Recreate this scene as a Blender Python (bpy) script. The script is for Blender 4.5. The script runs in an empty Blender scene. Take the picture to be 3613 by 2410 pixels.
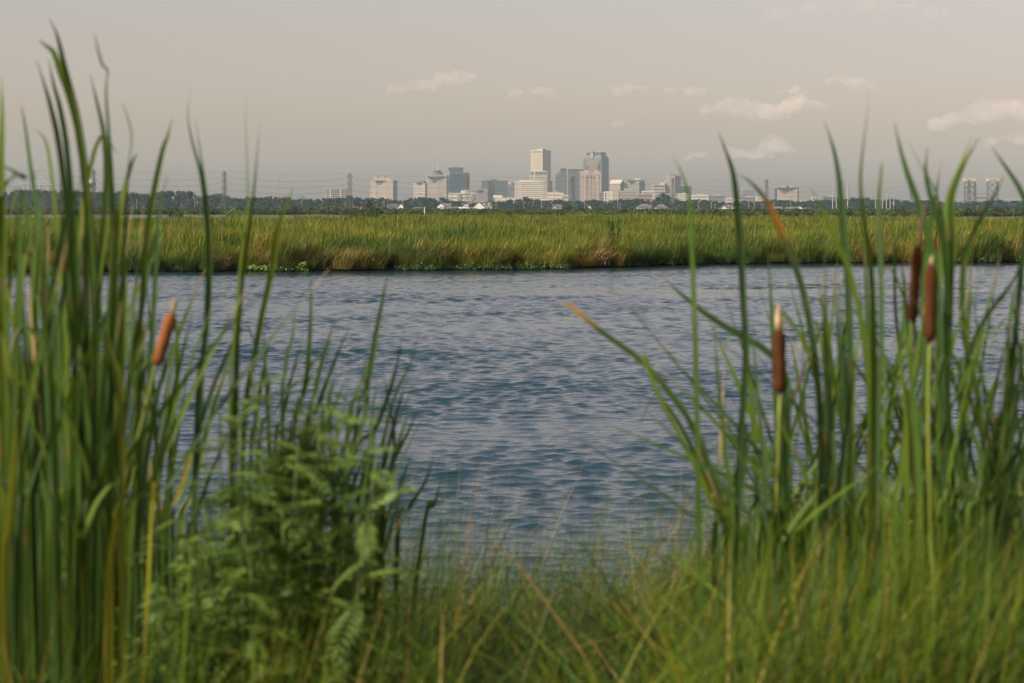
import bpy, bmesh, math, random
import numpy as np
from mathutils import Vector, Matrix, noise

R = math.radians
sc = bpy.context.scene
COL = sc.collection

# ------------------------------------------------------------------ camera
F, HX, HY, CH = 7075.0, 1806.5, 730.0, 3.0        # focal length in photo pixels, horizon, eye height
cam_d = bpy.data.cameras.new('camera')
cam = bpy.data.objects.new('camera', cam_d); COL.objects.link(cam)
cam.location = (0, 0, CH); cam.rotation_euler = (R(90), 0, 0)
cam_d.sensor_width = 36.0; cam_d.lens = F / 3613.0 * 36.0
cam_d.shift_y = -(1205.0 - HY) / 3613.0
cam_d.clip_start = 0.05; cam_d.clip_end = 60000
cam_d.dof.use_dof = True; cam_d.dof.focus_distance = 170.0; cam_d.dof.aperture_fstop = 7.6
sc.camera = cam

# ------------------------------------------------------------------ sky, sun, exposure
SUN_AZ, SUN_EL = math.atan2(-0.80, -0.50), R(34)
world = bpy.data.worlds.new('World'); sc.world = world; world.use_nodes = True
wn, wl = world.node_tree.nodes, world.node_tree.links
bg = wn['Background']
sky = wn.new('ShaderNodeTexSky'); sky.sky_type = 'NISHITA'; sky.sun_disc = False
sky.sun_elevation = SUN_EL; sky.sun_rotation = SUN_AZ
sky.air_density = 1.0; sky.dust_density = 1.9; sky.ozone_density = 1.0
hs = wn.new('ShaderNodeHueSaturation'); hs.inputs['Saturation'].default_value = 0.66
tint = wn.new('ShaderNodeMix'); tint.data_type = 'RGBA'; tint.blend_type = 'MULTIPLY'
tint.inputs[0].default_value = 1.0; tint.inputs[7].default_value = (1.10, 0.86, 0.765, 1)
wl.new(sky.outputs[0], hs.inputs['Color']); wl.new(hs.outputs[0], tint.inputs[6]); wl.new(tint.outputs[2], bg.inputs[0])
bg.inputs[1].default_value = 0.073
sun_d = bpy.data.lights.new('sun', 'SUN'); sun_d.energy = 3.0; sun_d.angle = R(0.6); sun_d.color = (1.0, 0.89, 0.74)
sun = bpy.data.objects.new('sun', sun_d); COL.objects.link(sun)
to_sun = Vector((math.sin(SUN_AZ) * math.cos(SUN_EL), math.cos(SUN_AZ) * math.cos(SUN_EL), math.sin(SUN_EL)))
sun.rotation_euler = to_sun.to_track_quat('Z', 'Y').to_euler(); sun.location = (-60, -40, 60)
sc.view_settings.view_transform = 'Standard'; sc.view_settings.look = 'None'
sc.view_settings.gamma = 1.0; sc.view_settings.exposure = 0.92
sc.render.engine = 'CYCLES'
cy = sc.cycles
cy.use_denoising = True; cy.max_bounces = 8; cy.diffuse_bounces = 3; cy.glossy_bounces = 3
cy.transmission_bounces = 3; cy.transparent_max_bounces = 8; cy.volume_bounces = 2
cy.caustics_reflective = False; cy.caustics_refractive = False; cy.sample_clamp_indirect = 6.0

# ------------------------------------------------------------------ helpers
rng = random.Random(7); nr = np.random.default_rng(11)

def P(px, py, d):                      # photo pixel at depth d -> world point
    return Vector(((px - HX) * d / F, d, CH - (py - HY) * d / F))

def tag(o, label=None, cat=None, group=None, kind=None):
    if label: o['label'] = label
    if cat: o['category'] = cat
    if group: o['group'] = group
    if kind: o['kind'] = kind
    return o

def link(name, me, parent=None, loc=(0, 0, 0), rot=(0, 0, 0), scale=(1, 1, 1)):
    o = bpy.data.objects.new(name, me); COL.objects.link(o)
    o.parent = parent; o.location = loc; o.rotation_euler = rot; o.scale = scale
    return o

def thing(name, label, cat, loc, rz=0.0, group=None):
    o = bpy.data.objects.new(name, None); COL.objects.link(o)
    o.location = loc; o.rotation_euler = (0, 0, rz); o.empty_display_size = 0.2
    return tag(o, label, cat, group)

def dup(root, loc, rz=0.0, scale=(1, 1, 1), label=None):
    r = root.copy(); COL.objects.link(r); r.location = loc; r.rotation_euler = (0, 0, rz); r.scale = scale
    if label: r['label'] = label
    for ch in root.children:
        c = ch.copy(); COL.objects.link(c); c.parent = r
        for g in ch.children:
            e = g.copy(); COL.objects.link(e); e.parent = c
    return r

class MB:
    def __init__(s): s.v = []; s.f = []
    def box(s, o, ex, ey, ez):         # corner + three edge vectors
        o, ex, ey, ez = Vector(o), Vector(ex), Vector(ey), Vector(ez)
        if ex.cross(ey).dot(ez) < 0: ex, ey = ey, ex
        b = len(s.v)
        s.v += [o, o + ex, o + ex + ey, o + ey, o + ez, o + ex + ez, o + ex + ey + ez, o + ey + ez]
        s.f += [(b, b + 3, b + 2, b + 1), (b + 4, b + 5, b + 6, b + 7), (b, b + 1, b + 5, b + 4),
                (b + 1, b + 2, b + 6, b + 5), (b + 2, b + 3, b + 7, b + 6), (b + 3, b, b + 4, b + 7)]
        return s
    def cbox(s, c, sx, sy, sz):        # centre of the bottom, sizes
        return s.box((c[0] - sx / 2, c[1] - sy / 2, c[2]), (sx, 0, 0), (0, sy, 0), (0, 0, sz))
    def bar(s, p, q, w):
        p, q = Vector(p), Vector(q); t = (q - p).normalized()
        a = t.cross(Vector((0, 0, 1)) if abs(t.z) < .9 else Vector((1, 0, 0))).normalized() * w
        c = t.cross(a).normalized() * w
        return s.box(p - a / 2 - c / 2, a, c, q - p)
    def tube(s, pts, rad, n=8, cap=True):
        pts = [Vector(p) for p in pts]; b = len(s.v); m = len(pts)
        for i, p in enumerate(pts):
            t = (pts[min(i + 1, m - 1)] - pts[max(i - 1, 0)]).normalized()
            a = t.cross(Vector((0, 1, 0)) if abs(t.y) < .9 else Vector((1, 0, 0))).normalized(); c = t.cross(a)
            r = rad[i] if hasattr(rad, '__len__') else rad
            s.v += [p + (a * math.cos(2 * math.pi * k / n) + c * math.sin(2 * math.pi * k / n)) * r for k in range(n)]
        for i in range(m - 1):
            for k in range(n):
                k2 = (k + 1) % n
                s.f.append((b + i * n + k, b + i * n + k2, b + (i + 1) * n + k2, b + (i + 1) * n + k))
        if cap:
            s.f.append(tuple(b + k for k in range(n))[::-1]); s.f.append(tuple(b + (m - 1) * n + k for k in range(n)))
        return s
    def lathe(s, c, prof, n=24):       # prof: (radius, z)
        return s.tube([Vector(c) + Vector((0, 0, z)) for _, z in prof], [max(r, .001) for r, _ in prof], n)
    def poly(s, pts, ext):             # flat outline extruded by a vector
        b = len(s.v); n = len(pts); ext = Vector(ext); pts = [Vector(p) for p in pts]
        s.v += pts + [p + ext for p in pts]
        s.f += [tuple(range(b, b + n))[::-1], tuple(range(b + n, b + 2 * n))]
        s.f += [(b + i, b + (i + 1) % n, b + n + (i + 1) % n, b + n + i) for i in range(n)]
        return s
    def mesh(s, name, mat, smooth=False):
        me = bpy.data.meshes.new(name); me.from_pydata([tuple(v) for v in s.v], [], s.f)
        bm = bmesh.new(); bm.from_mesh(me); bmesh.ops.recalc_face_normals(bm, faces=bm.faces); bm.to_mesh(me); bm.free()
        if mat: me.materials.append(mat)
        if smooth: me.polygons.foreach_set('use_smooth', [True] * len(me.polygons))
        me.update(); return me
    def build(s, name, mat, parent=None, smooth=False, loc=(0, 0, 0)):
        return link(name, s.mesh(name, mat, smooth), parent, loc)

# ------------------------------------------------------------------ materials
def mat_new(name):
    m = bpy.data.materials.new(name); m.use_nodes = True
    return m, m.node_tree.nodes, m.node_tree.links, m.node_tree.nodes['Principled BSDF']

def noise_col(n, l, scale, c1, c2, detail=4.0, coord='Object', vec_scale=None, lo=.35, hi=.65):
    tc = n.new('ShaderNodeTexCoord'); nt = n.new('ShaderNodeTexNoise'); nt.inputs['Scale'].default_value = scale
    nt.inputs['Detail'].default_value = detail
    if vec_scale:
        mp = n.new('ShaderNodeMapping'); mp.inputs['Scale'].default_value = vec_scale
        l.new(tc.outputs[coord], mp.inputs[0]); l.new(mp.outputs[0], nt.inputs[0])
    else: l.new(tc.outputs[coord], nt.inputs[0])
    cr = n.new('ShaderNodeValToRGB'); cr.color_ramp.elements[0].position = lo; cr.color_ramp.elements[1].position = hi
    cr.color_ramp.elements[0].color = (*c1, 1); cr.color_ramp.elements[1].color = (*c2, 1)
    l.new(nt.outputs[0], cr.inputs[0]); return cr.outputs[0]

def paint(name, c, rough=.7, var=.12, scale=.05, metal=0.0, spec=.3):
    m, n, l, b = mat_new(name)
    o = noise_col(n, l, scale, tuple(x * (1 - var) for x in c), tuple(min(1, x * (1 + var)) for x in c), vec_scale=(1, 1, .35))
    l.new(o, b.inputs['Base Color']); b.inputs['Roughness'].default_value = rough
    b.inputs['Metallic'].default_value = metal; b.inputs['Specular IOR Level'].default_value = spec
    return m

def leafmat(name, base=None, transl=.35, rough=.45, attr=None, patch=None, vary=.25, spec=.35):
    """thin foliage: diffuse + light coming through; colour from an attribute or a base, varied per object"""
    m, n, l, b = mat_new(name)
    out = n['Material Output']
    if attr:
        a = n.new('ShaderNodeAttribute'); a.attribute_name = attr; col = a.outputs['Color']
    else:
        rgb = n.new('ShaderNodeRGB'); rgb.outputs[0].default_value = (*base, 1); col = rgb.outputs[0]
    oi = n.new('ShaderNodeObjectInfo')
    mr = n.new('ShaderNodeMapRange'); mr.inputs[3].default_value = 1 - vary; mr.inputs[4].default_value = 1 + vary
    l.new(oi.outputs['Random'], mr.inputs[0])
    h = n.new('ShaderNodeHueSaturation'); l.new(mr.outputs[0], h.inputs['Value']); l.new(col, h.inputs['Color'])
    col = h.outputs[0]
    if patch:
        g = n.new('ShaderNodeNewGeometry'); nt = n.new('ShaderNodeTexNoise'); nt.inputs['Scale'].default_value = patch[0]
        nt.inputs['Detail'].default_value = 3.0
        l.new(g.outputs['Position'], nt.inputs[0])
        cr = n.new('ShaderNodeValToRGB'); cr.color_ramp.elements[0].position = .38; cr.color_ramp.elements[1].position = .62
        cr.color_ramp.elements[0].color = (*patch[1], 1); cr.color_ramp.elements[1].color = (*patch[2], 1)
        l.new(nt.outputs[0], cr.inputs[0])
        mx = n.new('ShaderNodeMix'); mx.data_type = 'RGBA'; mx.blend_type = 'MULTIPLY'; mx.inputs[0].default_value = 1
        l.new(col, mx.inputs[6]); l.new(cr.outputs[0], mx.inputs[7]); col = mx.outputs[2]
    l.new(col, b.inputs['Base Color']); b.inputs['Roughness'].default_value = rough
    b.inputs['Specular IOR Level'].default_value = spec
    tr = n.new('ShaderNodeBsdfTranslucent'); l.new(col, tr.inputs[0])
    ms = n.new('ShaderNodeMixShader'); ms.inputs[0].default_value = transl
    l.new(b.outputs[0], ms.inputs[1]); l.new(tr.outputs[0], ms.inputs[2]); l.new(ms.outputs[0], out.inputs[0])
    return m

M = {}
M['mud'] = paint('mud', (.055, .045, .028), .9, .3, .6)
M['soil'] = paint('soil', (.05, .055, .025), .9, .3, 1.5)
M['land'] = paint('land', (.07, .085, .035), .95, .3, .02)
M['steel'] = paint('galvanised_steel', (.16, .16, .155), .55, .15, .4, .3)
M['pole'] = paint('pole_wood', (.36, .30, .24), .85, .2, 1.0)
M['conc_pole'] = paint('pole_concrete', (.36, .345, .32), .8, .1, .5)
M['wire'] = paint('wire', (.06, .06, .06), .6, .05)
M['bark'] = paint('bark', (.10, .085, .065), .9, .3, 1.2)
M['trunk_pale'] = paint('pale_bark', (.28, .24, .19), .9, .25, 1.2)
M['white_wall'] = paint('white_siding', (.74, .70, .63), .7, .06, .4)
M['tan_wall'] = paint('tan_brick', (.42, .32, .25), .85, .12, .6)
M['roof_dark'] = paint('roof_dark', (.085, .085, .10), .85, .2, .4)
M['roof_grey'] = paint('roof_grey', (.13, .13, .14), .85, .2, .4)
M['trim'] = paint('trim_white', (.78, .75, .70), .6, .05, .5)
M['house_glass'] = paint('house_glass', (.03, .035, .045), .15, .2, .3, 0, .6)
M['lilac_white'] = paint('blossom', (.80, .74, .62), .7, .1, 2.0)

# ------------------------------------------------------------------ ground, land, water
def terrain_z(y):                      # near bank slope
    return float(np.interp(y, [-400, -2, 1.5, 5.5, 9.0, 12.0, 14.0], [1.35, 1.35, 1.2, .75, .12, -.35, -.8]))

def grid_mesh(xs, ys, zf):
    nx, ny = len(xs), len(ys)
    v = [(x, y, zf(x, y)) for y in ys for x in xs]
    f = [(j * nx + i, j * nx + i + 1, (j + 1) * nx + i + 1, (j + 1) * nx + i) for j in range(ny - 1) for i in range(nx - 1)]
    return v, f

def sheet(name, v, f, mat, smooth=True):
    me = bpy.data.meshes.new(name); me.from_pydata(v, [], f); me.materials.append(mat)
    me.polygons.foreach_set('use_smooth', [smooth] * len(f)); me.update()
    return tag(link(name, me), kind='structure')

LAND_Z = .45
def far_shore(x):                      # far bank of the lagoon, nearer on the right
    return float(np.interp(x, [-600, -130, -60, 60, 120, 175, 600], [860, 860, 840, 640, 660, 690, 690])) + 8 * math.sin(x * .08) + 5 * math.sin(x * .21 + 1)

def ground_z(x, y):
    if y < 14.01: return terrain_z(y)
    s = far_shore(max(-600, min(600, x)))
    return -1.2 + (LAND_Z + 1.2) * min(1.0, max(0.0, (y - (s - 18)) / 24.0))
gx = sorted(set([-5500, -2500, -1000, -600] + list(range(-400, 401, 12)) + [600, 1000, 2500, 5500]))
gy = [-300, -60, -2, 0, 1.5, 3, 4.5, 5.5, 7, 8, 9, 10, 11, 12, 13, 14, 60, 300, 560] + list(range(600, 900, 6)) + [930, 1000, 1300, 2000, 4000, 9300]
v, f = grid_mesh(gx, gy, ground_z)
ground = sheet('ground', v, f, M['land'])

# near bank soil colour comes from its own low sheet
v, f = grid_mesh(np.linspace(-14, 14, 40), np.linspace(-1.5, 10, 30),
                 lambda x, y: terrain_z(y) + .03 + .05 * noise.noise(Vector((x * .9, y * .9, 0))))
near_bank = sheet('near_bank', v, f, M['soil'])

# water ----------------------------------------------------------------
def water_mat(name, bump_scale, bump_strength, stretch=(1, 1, 1)):
    m, n, l, b = mat_new(name)
    b.inputs['Base Color'].default_value = (.016, .046, .070, 1)
    b.inputs['Roughness'].default_value = .06; b.inputs['IOR'].default_value = 1.36
    b.inputs['Specular IOR Level'].default_value = .5
    tc = n.new('ShaderNodeTexCoord'); mp = n.new('ShaderNodeMapping'); mp.inputs['Scale'].default_value = stretch
    nt = n.new('ShaderNodeTexNoise'); nt.inputs['Scale'].default_value = bump_scale; nt.inputs['Detail'].default_value = 3
    bp = n.new('ShaderNodeBump'); bp.inputs['Strength'].default_value = bump_strength; bp.inputs['Distance'].default_value = .02
    l.new(tc.outputs['Object'], mp.inputs[0]); l.new(mp.outputs[0], nt.inputs[0])
    l.new(nt.outputs[0], bp.inputs['Height']); l.new(bp.outputs[0], b.inputs['Normal'])
    return m
M['water'] = water_mat('pond_water', 13.0, .6, (.55, 1, 1))
M['lagoon'] = water_mat('lagoon_water', 2.2, .8)

def shore_y(x):                        # front edge of the marsh island
    return float(np.interp(x, [-60, -34, -22, -13, -9, -4, 1, 4, 6.5, 9.5, 14, 20, 28, 36, 60],
                           [93, 92.5, 92.3, 93.6, 94, 95.5, 96.6, 98.8, 101.5, 104.5, 106.5, 107.5, 108.5, 109, 111])) \
        + .35 * math.sin(x * 1.9) + .25 * math.sin(x * 4.3 + 1.0)

def wave_field(X, Y):
    g = np.random.default_rng(5); Z = np.zeros_like(X); DX = np.zeros_like(X); DY = np.zeros_like(X)
    # a wind sea running towards the camera, many short crests
    for i in range(80):
        lam = .14 * (.60 / .14) ** g.random(); th = g.normal(0, .40 + .12 * (lam < .35)) + .10
        k = 2 * math.pi / lam; slope = .0130
        kx, ky = k * math.sin(th), k * math.cos(th); ph = g.random() * 6.28
        a = slope / k * math.sqrt(2)
        arg = kx * X + ky * Y + ph; cs, sn = np.cos(arg), np.sin(arg)
        Z += a * sn; DX += a * math.sin(th) * cs; DY += a * math.cos(th) * cs
    # gusts: calmer and rougher patches
    gu = np.ones_like(X)
    for i in range(14):
        lg = g.uniform(2.5, 16); t2 = g.random() * 6.28; gu += .10 * np.sin((X * math.cos(t2) * .6 + Y * math.sin(t2)) * 6.28 / lg + g.random() * 6.28)
    gu = np.clip(gu, .35, 1.75)
    edge = np.clip((np.interp(X, np.linspace(-60, 60, 200), [shore_y(t) for t in np.linspace(-60, 60, 200)]) - Y - 3.5) / 6.0, 0.06, 1)
    k = gu * edge * 1.15
    return Z * k, DX * k * 2.4, DY * k * 2.4
rows = np.concatenate([np.arange(8.5, 14, .16), np.arange(14, 42, .042), np.arange(42, 70, .075), np.arange(70, 114, .11)])
ucol = np.linspace(-1, 1, 461)
Yg, Ug = np.meshgrid(rows, ucol, indexing='ij'); Xg = Ug * (4.0 + .33 * Yg)
Zg, dX, dY = wave_field(Xg, Yg); Xg = Xg + dX; Yg = Yg + dY
nyw, nxw = Xg.shape
co = np.stack([Xg, Yg, Zg], -1).reshape(-1, 3).astype(np.float32)
ii = np.arange((nyw - 1) * (nxw - 1)); jj, kk = ii // (nxw - 1), ii % (nxw - 1); a0 = jj * nxw + kk
quads = np.stack([a0, a0 + 1, a0 + nxw + 1, a0 + nxw], -1).astype(np.int32)

def np_mesh(name, co, quads, mat, smooth=True, cols=None, cname='tint'):
    me = bpy.data.meshes.new(name); nq = len(quads)
    me.vertices.add(len(co)); me.vertices.foreach_set('co', np.asarray(co, np.float32).ravel())
    me.loops.add(nq * 4); me.loops.foreach_set('vertex_index', np.asarray(quads, np.int32).ravel())
    me.polygons.add(nq); me.polygons.foreach_set('loop_start', np.arange(nq, dtype=np.int32) * 4)
    me.polygons.foreach_set('loop_total', np.full(nq, 4, np.int32))
    me.polygons.foreach_set('use_smooth', np.full(nq, smooth))
    if cols is not None:
        at = me.color_attributes.new(cname, 'FLOAT_COLOR', 'POINT')
        at.data.foreach_set('color', np.concatenate([cols, np.ones((len(cols), 1))], 1).astype(np.float32).ravel())
    me.materials.append(mat); me.update(calc_edges=True); me.validate(); return me
water = tag(link('water', np_mesh('water', co, quads, M['water'])), kind='structure')
v, f = grid_mesh(np.linspace(-420, 420, 30), [60, 115, 300, 600, 900], lambda x, y: -.12)
lagoon = sheet('lagoon_water', v, f, M['lagoon'])

# marsh island platform -------------------------------------------------
def marsh_back(x):
    return float(np.interp(x, [-120, -60, -40, -28, -5, 30, 60, 80, 120], [300, 300, 330, 420, 430, 420, 330, 245, 235]))
mx = np.linspace(-150, 150, 260); mt = np.array([0, .4, 1.0, 2.5, 8, 30, 80, 140, 200, 330])
v = []; nxm = len(mx)
for j, t in enumerate(mt):
    for x in mx:
        y0, y1 = shore_y(max(-60, min(60, x))), marsh_back(x)
        y = min(y0 + t, y1) if j < len(mt) - 1 else y1 + 1
        v.append((x, y, [-.25, .06, .16, .2, .22, .22, .22, .22, .2, -.3][j] + .03 * noise.noise(Vector((x * 2, y * 2, 1)))))
f = [(j * nxm + i, j * nxm + i + 1, (j + 1) * nxm + i + 1, (j + 1) * nxm + i) for j in range(len(mt) - 1) for i in range(nxm - 1)]
marsh = sheet('marsh_ground', v, f, M['mud'])

# ------------------------------------------------------------------ blades (vectorised)
def blade_arrays(base, h, ldir, bend, width, segs, col, tipcol=None, droop=0.0, face=None):
    N = len(h); t = np.linspace(0, 1, segs + 1)[None, :, None]
    up = np.zeros((N, 1, 3)); up[..., 2] = 1
    L = np.zeros((N, 1, 3)); L[:, 0, 0] = np.cos(ldir); L[:, 0, 1] = np.sin(ldir)
    hh, bb = h[:, None, None], bend[:, None, None]
    p = base[:, None, :] + up * hh * (t - bb * .38 * t ** 2.2 - droop * bb * t ** 4) + L * hh * bb * t ** 1.8
    fa = ldir + np.pi / 2 + nr.normal(0, .7, N) if face is None else face
    S = np.zeros((N, 1, 3)); S[:, 0, 0] = np.cos(fa); S[:, 0, 1] = np.sin(fa)
    prof = np.clip(np.minimum(.55 + t * 1.4, (1.02 - t) * 2.6), .05, 1.0)
    w = S * width[:, None, None] * prof * .5
    co = np.stack([p - w, p + w], 2).reshape(-1, 3)
    n2 = (segs + 1) * 2
    b0 = (np.arange(N) * n2)[:, None] + (np.arange(segs) * 2)[None, :]
    q = np.stack([b0, b0 + 1, b0 + 3, b0 + 2], -1).reshape(-1, 4)
    tt = np.repeat(t[:, :, None, :], 2, 2)
    if tipcol is None: tipcol = col
    c = col[:, None, None, :] * (1 - tt) + tipcol[:, None, None, :] * tt
    return co, q, c.reshape(-1, 3)

def cat_arrays(lst):
    o = 0; C, Q, K = [], [], []
    for co, q, c in lst:
        C.append(co); Q.append(q + o); K.append(c); o += len(co)
    return np.concatenate(C), np.concatenate(Q), np.concatenate(K)

def pick(cols, w, N, jit=.18):
    c = np.array(cols)[nr.choice(len(cols), N, p=np.array(w) / sum(w))]
    return c * (1 + nr.normal(0, jit, (N, 1))).clip(.5, 1.6)

# geometry-node scatter of clumps for the uncountable grass
def scatter(name, clumps, pts, rz, scl, idx, mat, label=None, tilt=None):
    src = bpy.data.collections.new(name + '_clumps')
    for i, me in enumerate(clumps):
        src.objects.link(bpy.data.objects.new('%s_clump_%02d' % (name, i), me))
    me = bpy.data.meshes.new(name); me.from_pydata([tuple(p) for p in pts], [], [])
    n = len(pts)
    a = me.attributes.new('rot', 'FLOAT_VECTOR', 'POINT')
    rv = np.zeros((n, 3), np.float32); rv[:, 2] = rz
    if tilt is not None: rv[:, 1] = tilt
    a.data.foreach_set('vector', rv.ravel())
    a = me.attributes.new('scl', 'FLOAT_VECTOR', 'POINT'); a.data.foreach_set('vector', np.asarray(scl, np.float32).ravel())
    a = me.attributes.new('idx', 'INT', 'POINT'); a.data.foreach_set('value', np.asarray(idx, np.int32))
    o = link(name, me); tag(o, label, None, None, 'stuff')
    g = bpy.data.node_groups.new(name + '_scatter', 'GeometryNodeTree')
    g.interface.new_socket('Geometry', in_out='INPUT', socket_type='NodeSocketGeometry')
    g.interface.new_socket('Geometry', in_out='OUTPUT', socket_type='NodeSocketGeometry')
    N, L = g.nodes, g.links
    gi, go = N.new('NodeGroupInput'), N.new('NodeGroupOutput')
    ci = N.new('GeometryNodeCollectionInfo'); ci.inputs['Collection'].default_value = src
    ci.inputs['Separate Children'].default_value = True; ci.inputs['Reset Children'].default_value = True
    ip = N.new('GeometryNodeInstanceOnPoints'); ip.inputs['Pick Instance'].default_value = True
    def attr(nm, ty):
        x = N.new('GeometryNodeInputNamedAttribute'); x.data_type = ty; x.inputs['Name'].default_value = nm; return x.outputs['Attribute']
    L.new(gi.outputs[0], ip.inputs['Points']); L.new(ci.outputs[0], ip.inputs['Instance'])
    L.new(attr('idx', 'INT'), ip.inputs['Instance Index']); L.new(attr('rot', 'FLOAT_VECTOR'), ip.inputs['Rotation'])
    L.new(attr('scl', 'FLOAT_VECTOR'), ip.inputs['Scale']); L.new(ip.outputs[0], go.inputs[0])
    md = o.modifiers.new('scatter', 'NODES'); md.node_group = g
    return o

G_PALE, G_MID, G_DK, STRAW, RUST = (.142, .200, .030), (.084, .150, .020), (.042, .088, .020), (.25, .19, .085), (.15, .095, .045)  # blade greens, straw and rust, mixed at random per blade
M['marsh_blade'] = leafmat('marsh_blade', attr='tint', transl=.30, rough=.5, vary=.36,
                           patch=(.16, (.44, .64, .68), (1.42, 1.18, 1.0)), spec=.2)

def grass_clump(i, N, rad, hmin, hmax, cols, wts, wid, bendm, segs=4, dead=0.0):
    r = rad * np.sqrt(nr.random(N)); th = nr.random(N) * 6.283
    base = np.stack([r * np.cos(th), r * np.sin(th), np.zeros(N)], 1)
    h = nr.uniform(hmin, hmax, N)
    # wind leans the blades to the right, the rest follow the outward direction
    ld = np.where(nr.random(N) < .68, nr.normal(-.15, .55, N), th)
    bend = np.abs(nr.normal(bendm, .16, N)).clip(.03, .95)
    col = pick(cols, wts, N); tip = col * nr.uniform(.9, 1.35, (N, 1)) * np.array([1.12, 1.0, .8])
    parts = [blade_arrays(base, h, ld, bend, np.full(N, wid) * nr.uniform(.6, 1.3, N), segs, col, tip)]
    D = int(N * dead)
    if D:   # dead, fallen blades at the foot
        r = rad * 1.1 * np.sqrt(nr.random(D)); th = nr.random(D) * 6.283
        b2 = np.stack([r * np.cos(th), r * np.sin(th), nr.uniform(0, .25, D)], 1)
        parts.append(blade_arrays(b2, nr.uniform(.5, 1.05, D), nr.random(D) * 6.283, nr.uniform(.5, 1.0, D), np.full(D, wid), 3,
                                  pick([STRAW, RUST], [2, 1], D), droop=.35))
    co, q, c = cat_arrays(parts)
    return np_mesh('clump', co, q, M['marsh_blade'], True, c)

front = [grass_clump(i, 95, .42, .8, 1.55, [G_PALE, G_MID, G_DK, STRAW], [3, 4, 2.5, .5], .020, .30, 4, .22) for i in range(6)]
front += [grass_clump(i, 95, .40, .8, 1.5, [G_PALE, G_MID, STRAW, RUST], [2.4, 1.6, 2.2, 1.4], .020, .46, 4, .6) for i in range(3)]
back = [grass_clump(i, 90, .9, .8, 1.6, [(.146, .200, .032), G_MID, G_DK, STRAW], [4, 2, .8, .7], .028, .30, 3) for i in range(6)]
pts, rz, sl, ix, tl = [], [], [], [], []
def shore_tone(x): return noise.noise(Vector((x * .16, 3.3, 0)))
def add_g(x, y, z, s, k, sx=1.0):
    pts.append((x, y, z)); rz.append(nr.normal(0, .75)); sl.append((s * sx, s * sx, s)); ix.append(k); tl.append(nr.normal(.08, .14))
x = -33.0
for t0, step, dens in ((-.12, .30, 1), (.15, .30, 1), (.6, .34, 1), (1.1, .40, 1), (1.7, .45, 1), (2.4, .5, 1), (3.2, .55, 1), (4.2, .6, 1), (5.4, .7, 1), (6.8, .8, 1), (8.4, .9, 1), (10.2, 1.0, 1)):
    x = -34.0
    while x < 37:
        x += step * rng.uniform(.7, 1.3)
        y = shore_y(x) + t0 + rng.uniform(-.25, .35)
        tone = shore_tone(x) + rng.uniform(-.35, .35)
        k = rng.randrange(6) if tone < .12 or t0 > 3.5 else 6 + rng.randrange(3)
        tall = 1.35 if rng.random() < .05 else 1.0
        edge = (.45 if t0 < 0 else .72 + .28 * min(1, t0 / 1.6)) if t0 < 2 else 1.0
        add_g(x, y, .08, tall * edge * rng.uniform(.70, 1.2) * (1 + .55 * noise.noise(Vector((x * .42, y * .42, 0)))), k)
y = 12.0
nb = 0
for _ in range(26000):
    yy = 104 + 330 * rng.random() ** 1.35
    xx = rng.uniform(-1, 1) * (.275 * yy + 6)
    if yy < shore_y(max(-60, min(60, xx))) + 11 or yy > marsh_back(xx) - 1.0: continue
    dens = 1.0 if yy < 170 else (.62 if yy < 260 else .42)
    if rng.random() > dens: continue
    s = rng.uniform(.78, 1.15) * (1 + .42 * noise.noise(Vector((xx * .20, yy * .08, 2))))
    add_g(xx, yy, .2, s, 9 + rng.randrange(6), 1.0 if yy < 170 else 1.35); nb += 1
marsh_grass = scatter('marsh_grass', front + back, pts, np.array(rz), sl, ix, M['marsh_blade'],
                      'tall green and straw coloured marsh grass covering the island behind the pond', tilt=np.array(tl))

# low weeds creeping over the waterline ---------------------------------
M['weed_leaf'] = leafmat('weed_leaf', attr='tint', transl=.3, rough=.45, vary=.2)
def weed_patch(N, rad, hmax, size, cols, wts):
    th = nr.random(N) * 6.283; r = rad * np.sqrt(nr.random(N))
    base = np.stack([r * np.cos(th), r * np.sin(th), nr.uniform(0, hmax, N) * (1 - (r / rad) ** 2 * .7)], 1)
    col = pick(cols, wts, N)
    co, q, c = blade_arrays(base, np.full(N, size) * nr.uniform(.6, 1.3, N), nr.random(N) * 6.283, nr.uniform(.3, 1.0, N), np.full(N, size * .55), 2, col)
    return np_mesh('weed', co, q, M['weed_leaf'], True, c)
weeds = [weed_patch(110, .45, .32, .11, [(.06, .12, .03), (.10, .16, .04), (.04, .08, .03)], [2, 1, 1]) for _ in range(4)]
pts, rz, sl, ix = [], [], [], []
x = -30
while x < 36:
    x += rng.uniform(.16, .4)
    strength = noise.noise(Vector((x * .22, 9.1, 0)))
    inmid = -6 < x < 3.5
    if strength < (-.45 if inmid else .02): continue
    pts.append((x, shore_y(x) + rng.uniform(-.75 if inmid else -.25, .5), .02)); rz.append(rng.random() * 6.28)
    s = rng.uniform(.6, 1.15); sl.append((s, s, s)); ix.append(rng.randrange(4))
bank_weeds = scatter('bank_weeds', weeds, pts, np.array(rz), sl, ix, M['weed_leaf'], 'low leafy green weeds creeping over the edge of the marsh bank')
# floating strands of weed on the pond
pts, rz, sl, ix = [], [], [], []
for (x0, x1, y0) in ((7.2, 17.0, 73.5), (25.5, 30, 86)):
    x = x0
    while x < x1:
        x += rng.uniform(.10, .24); pts.append((x, y0 + .35 * math.sin(x * .7) + rng.uniform(-.25, .25), .02))
        rz.append(rng.random() * 6.28); s = rng.uniform(.2, .4); sl.append((s, s, s * .35)); ix.append(rng.randrange(4))
float_weeds = scatter('floating_weeds', weeds, pts, np.array(rz), sl, ix, M['weed_leaf'], 'thin line of dark floating weed lying on the pond')

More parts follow.
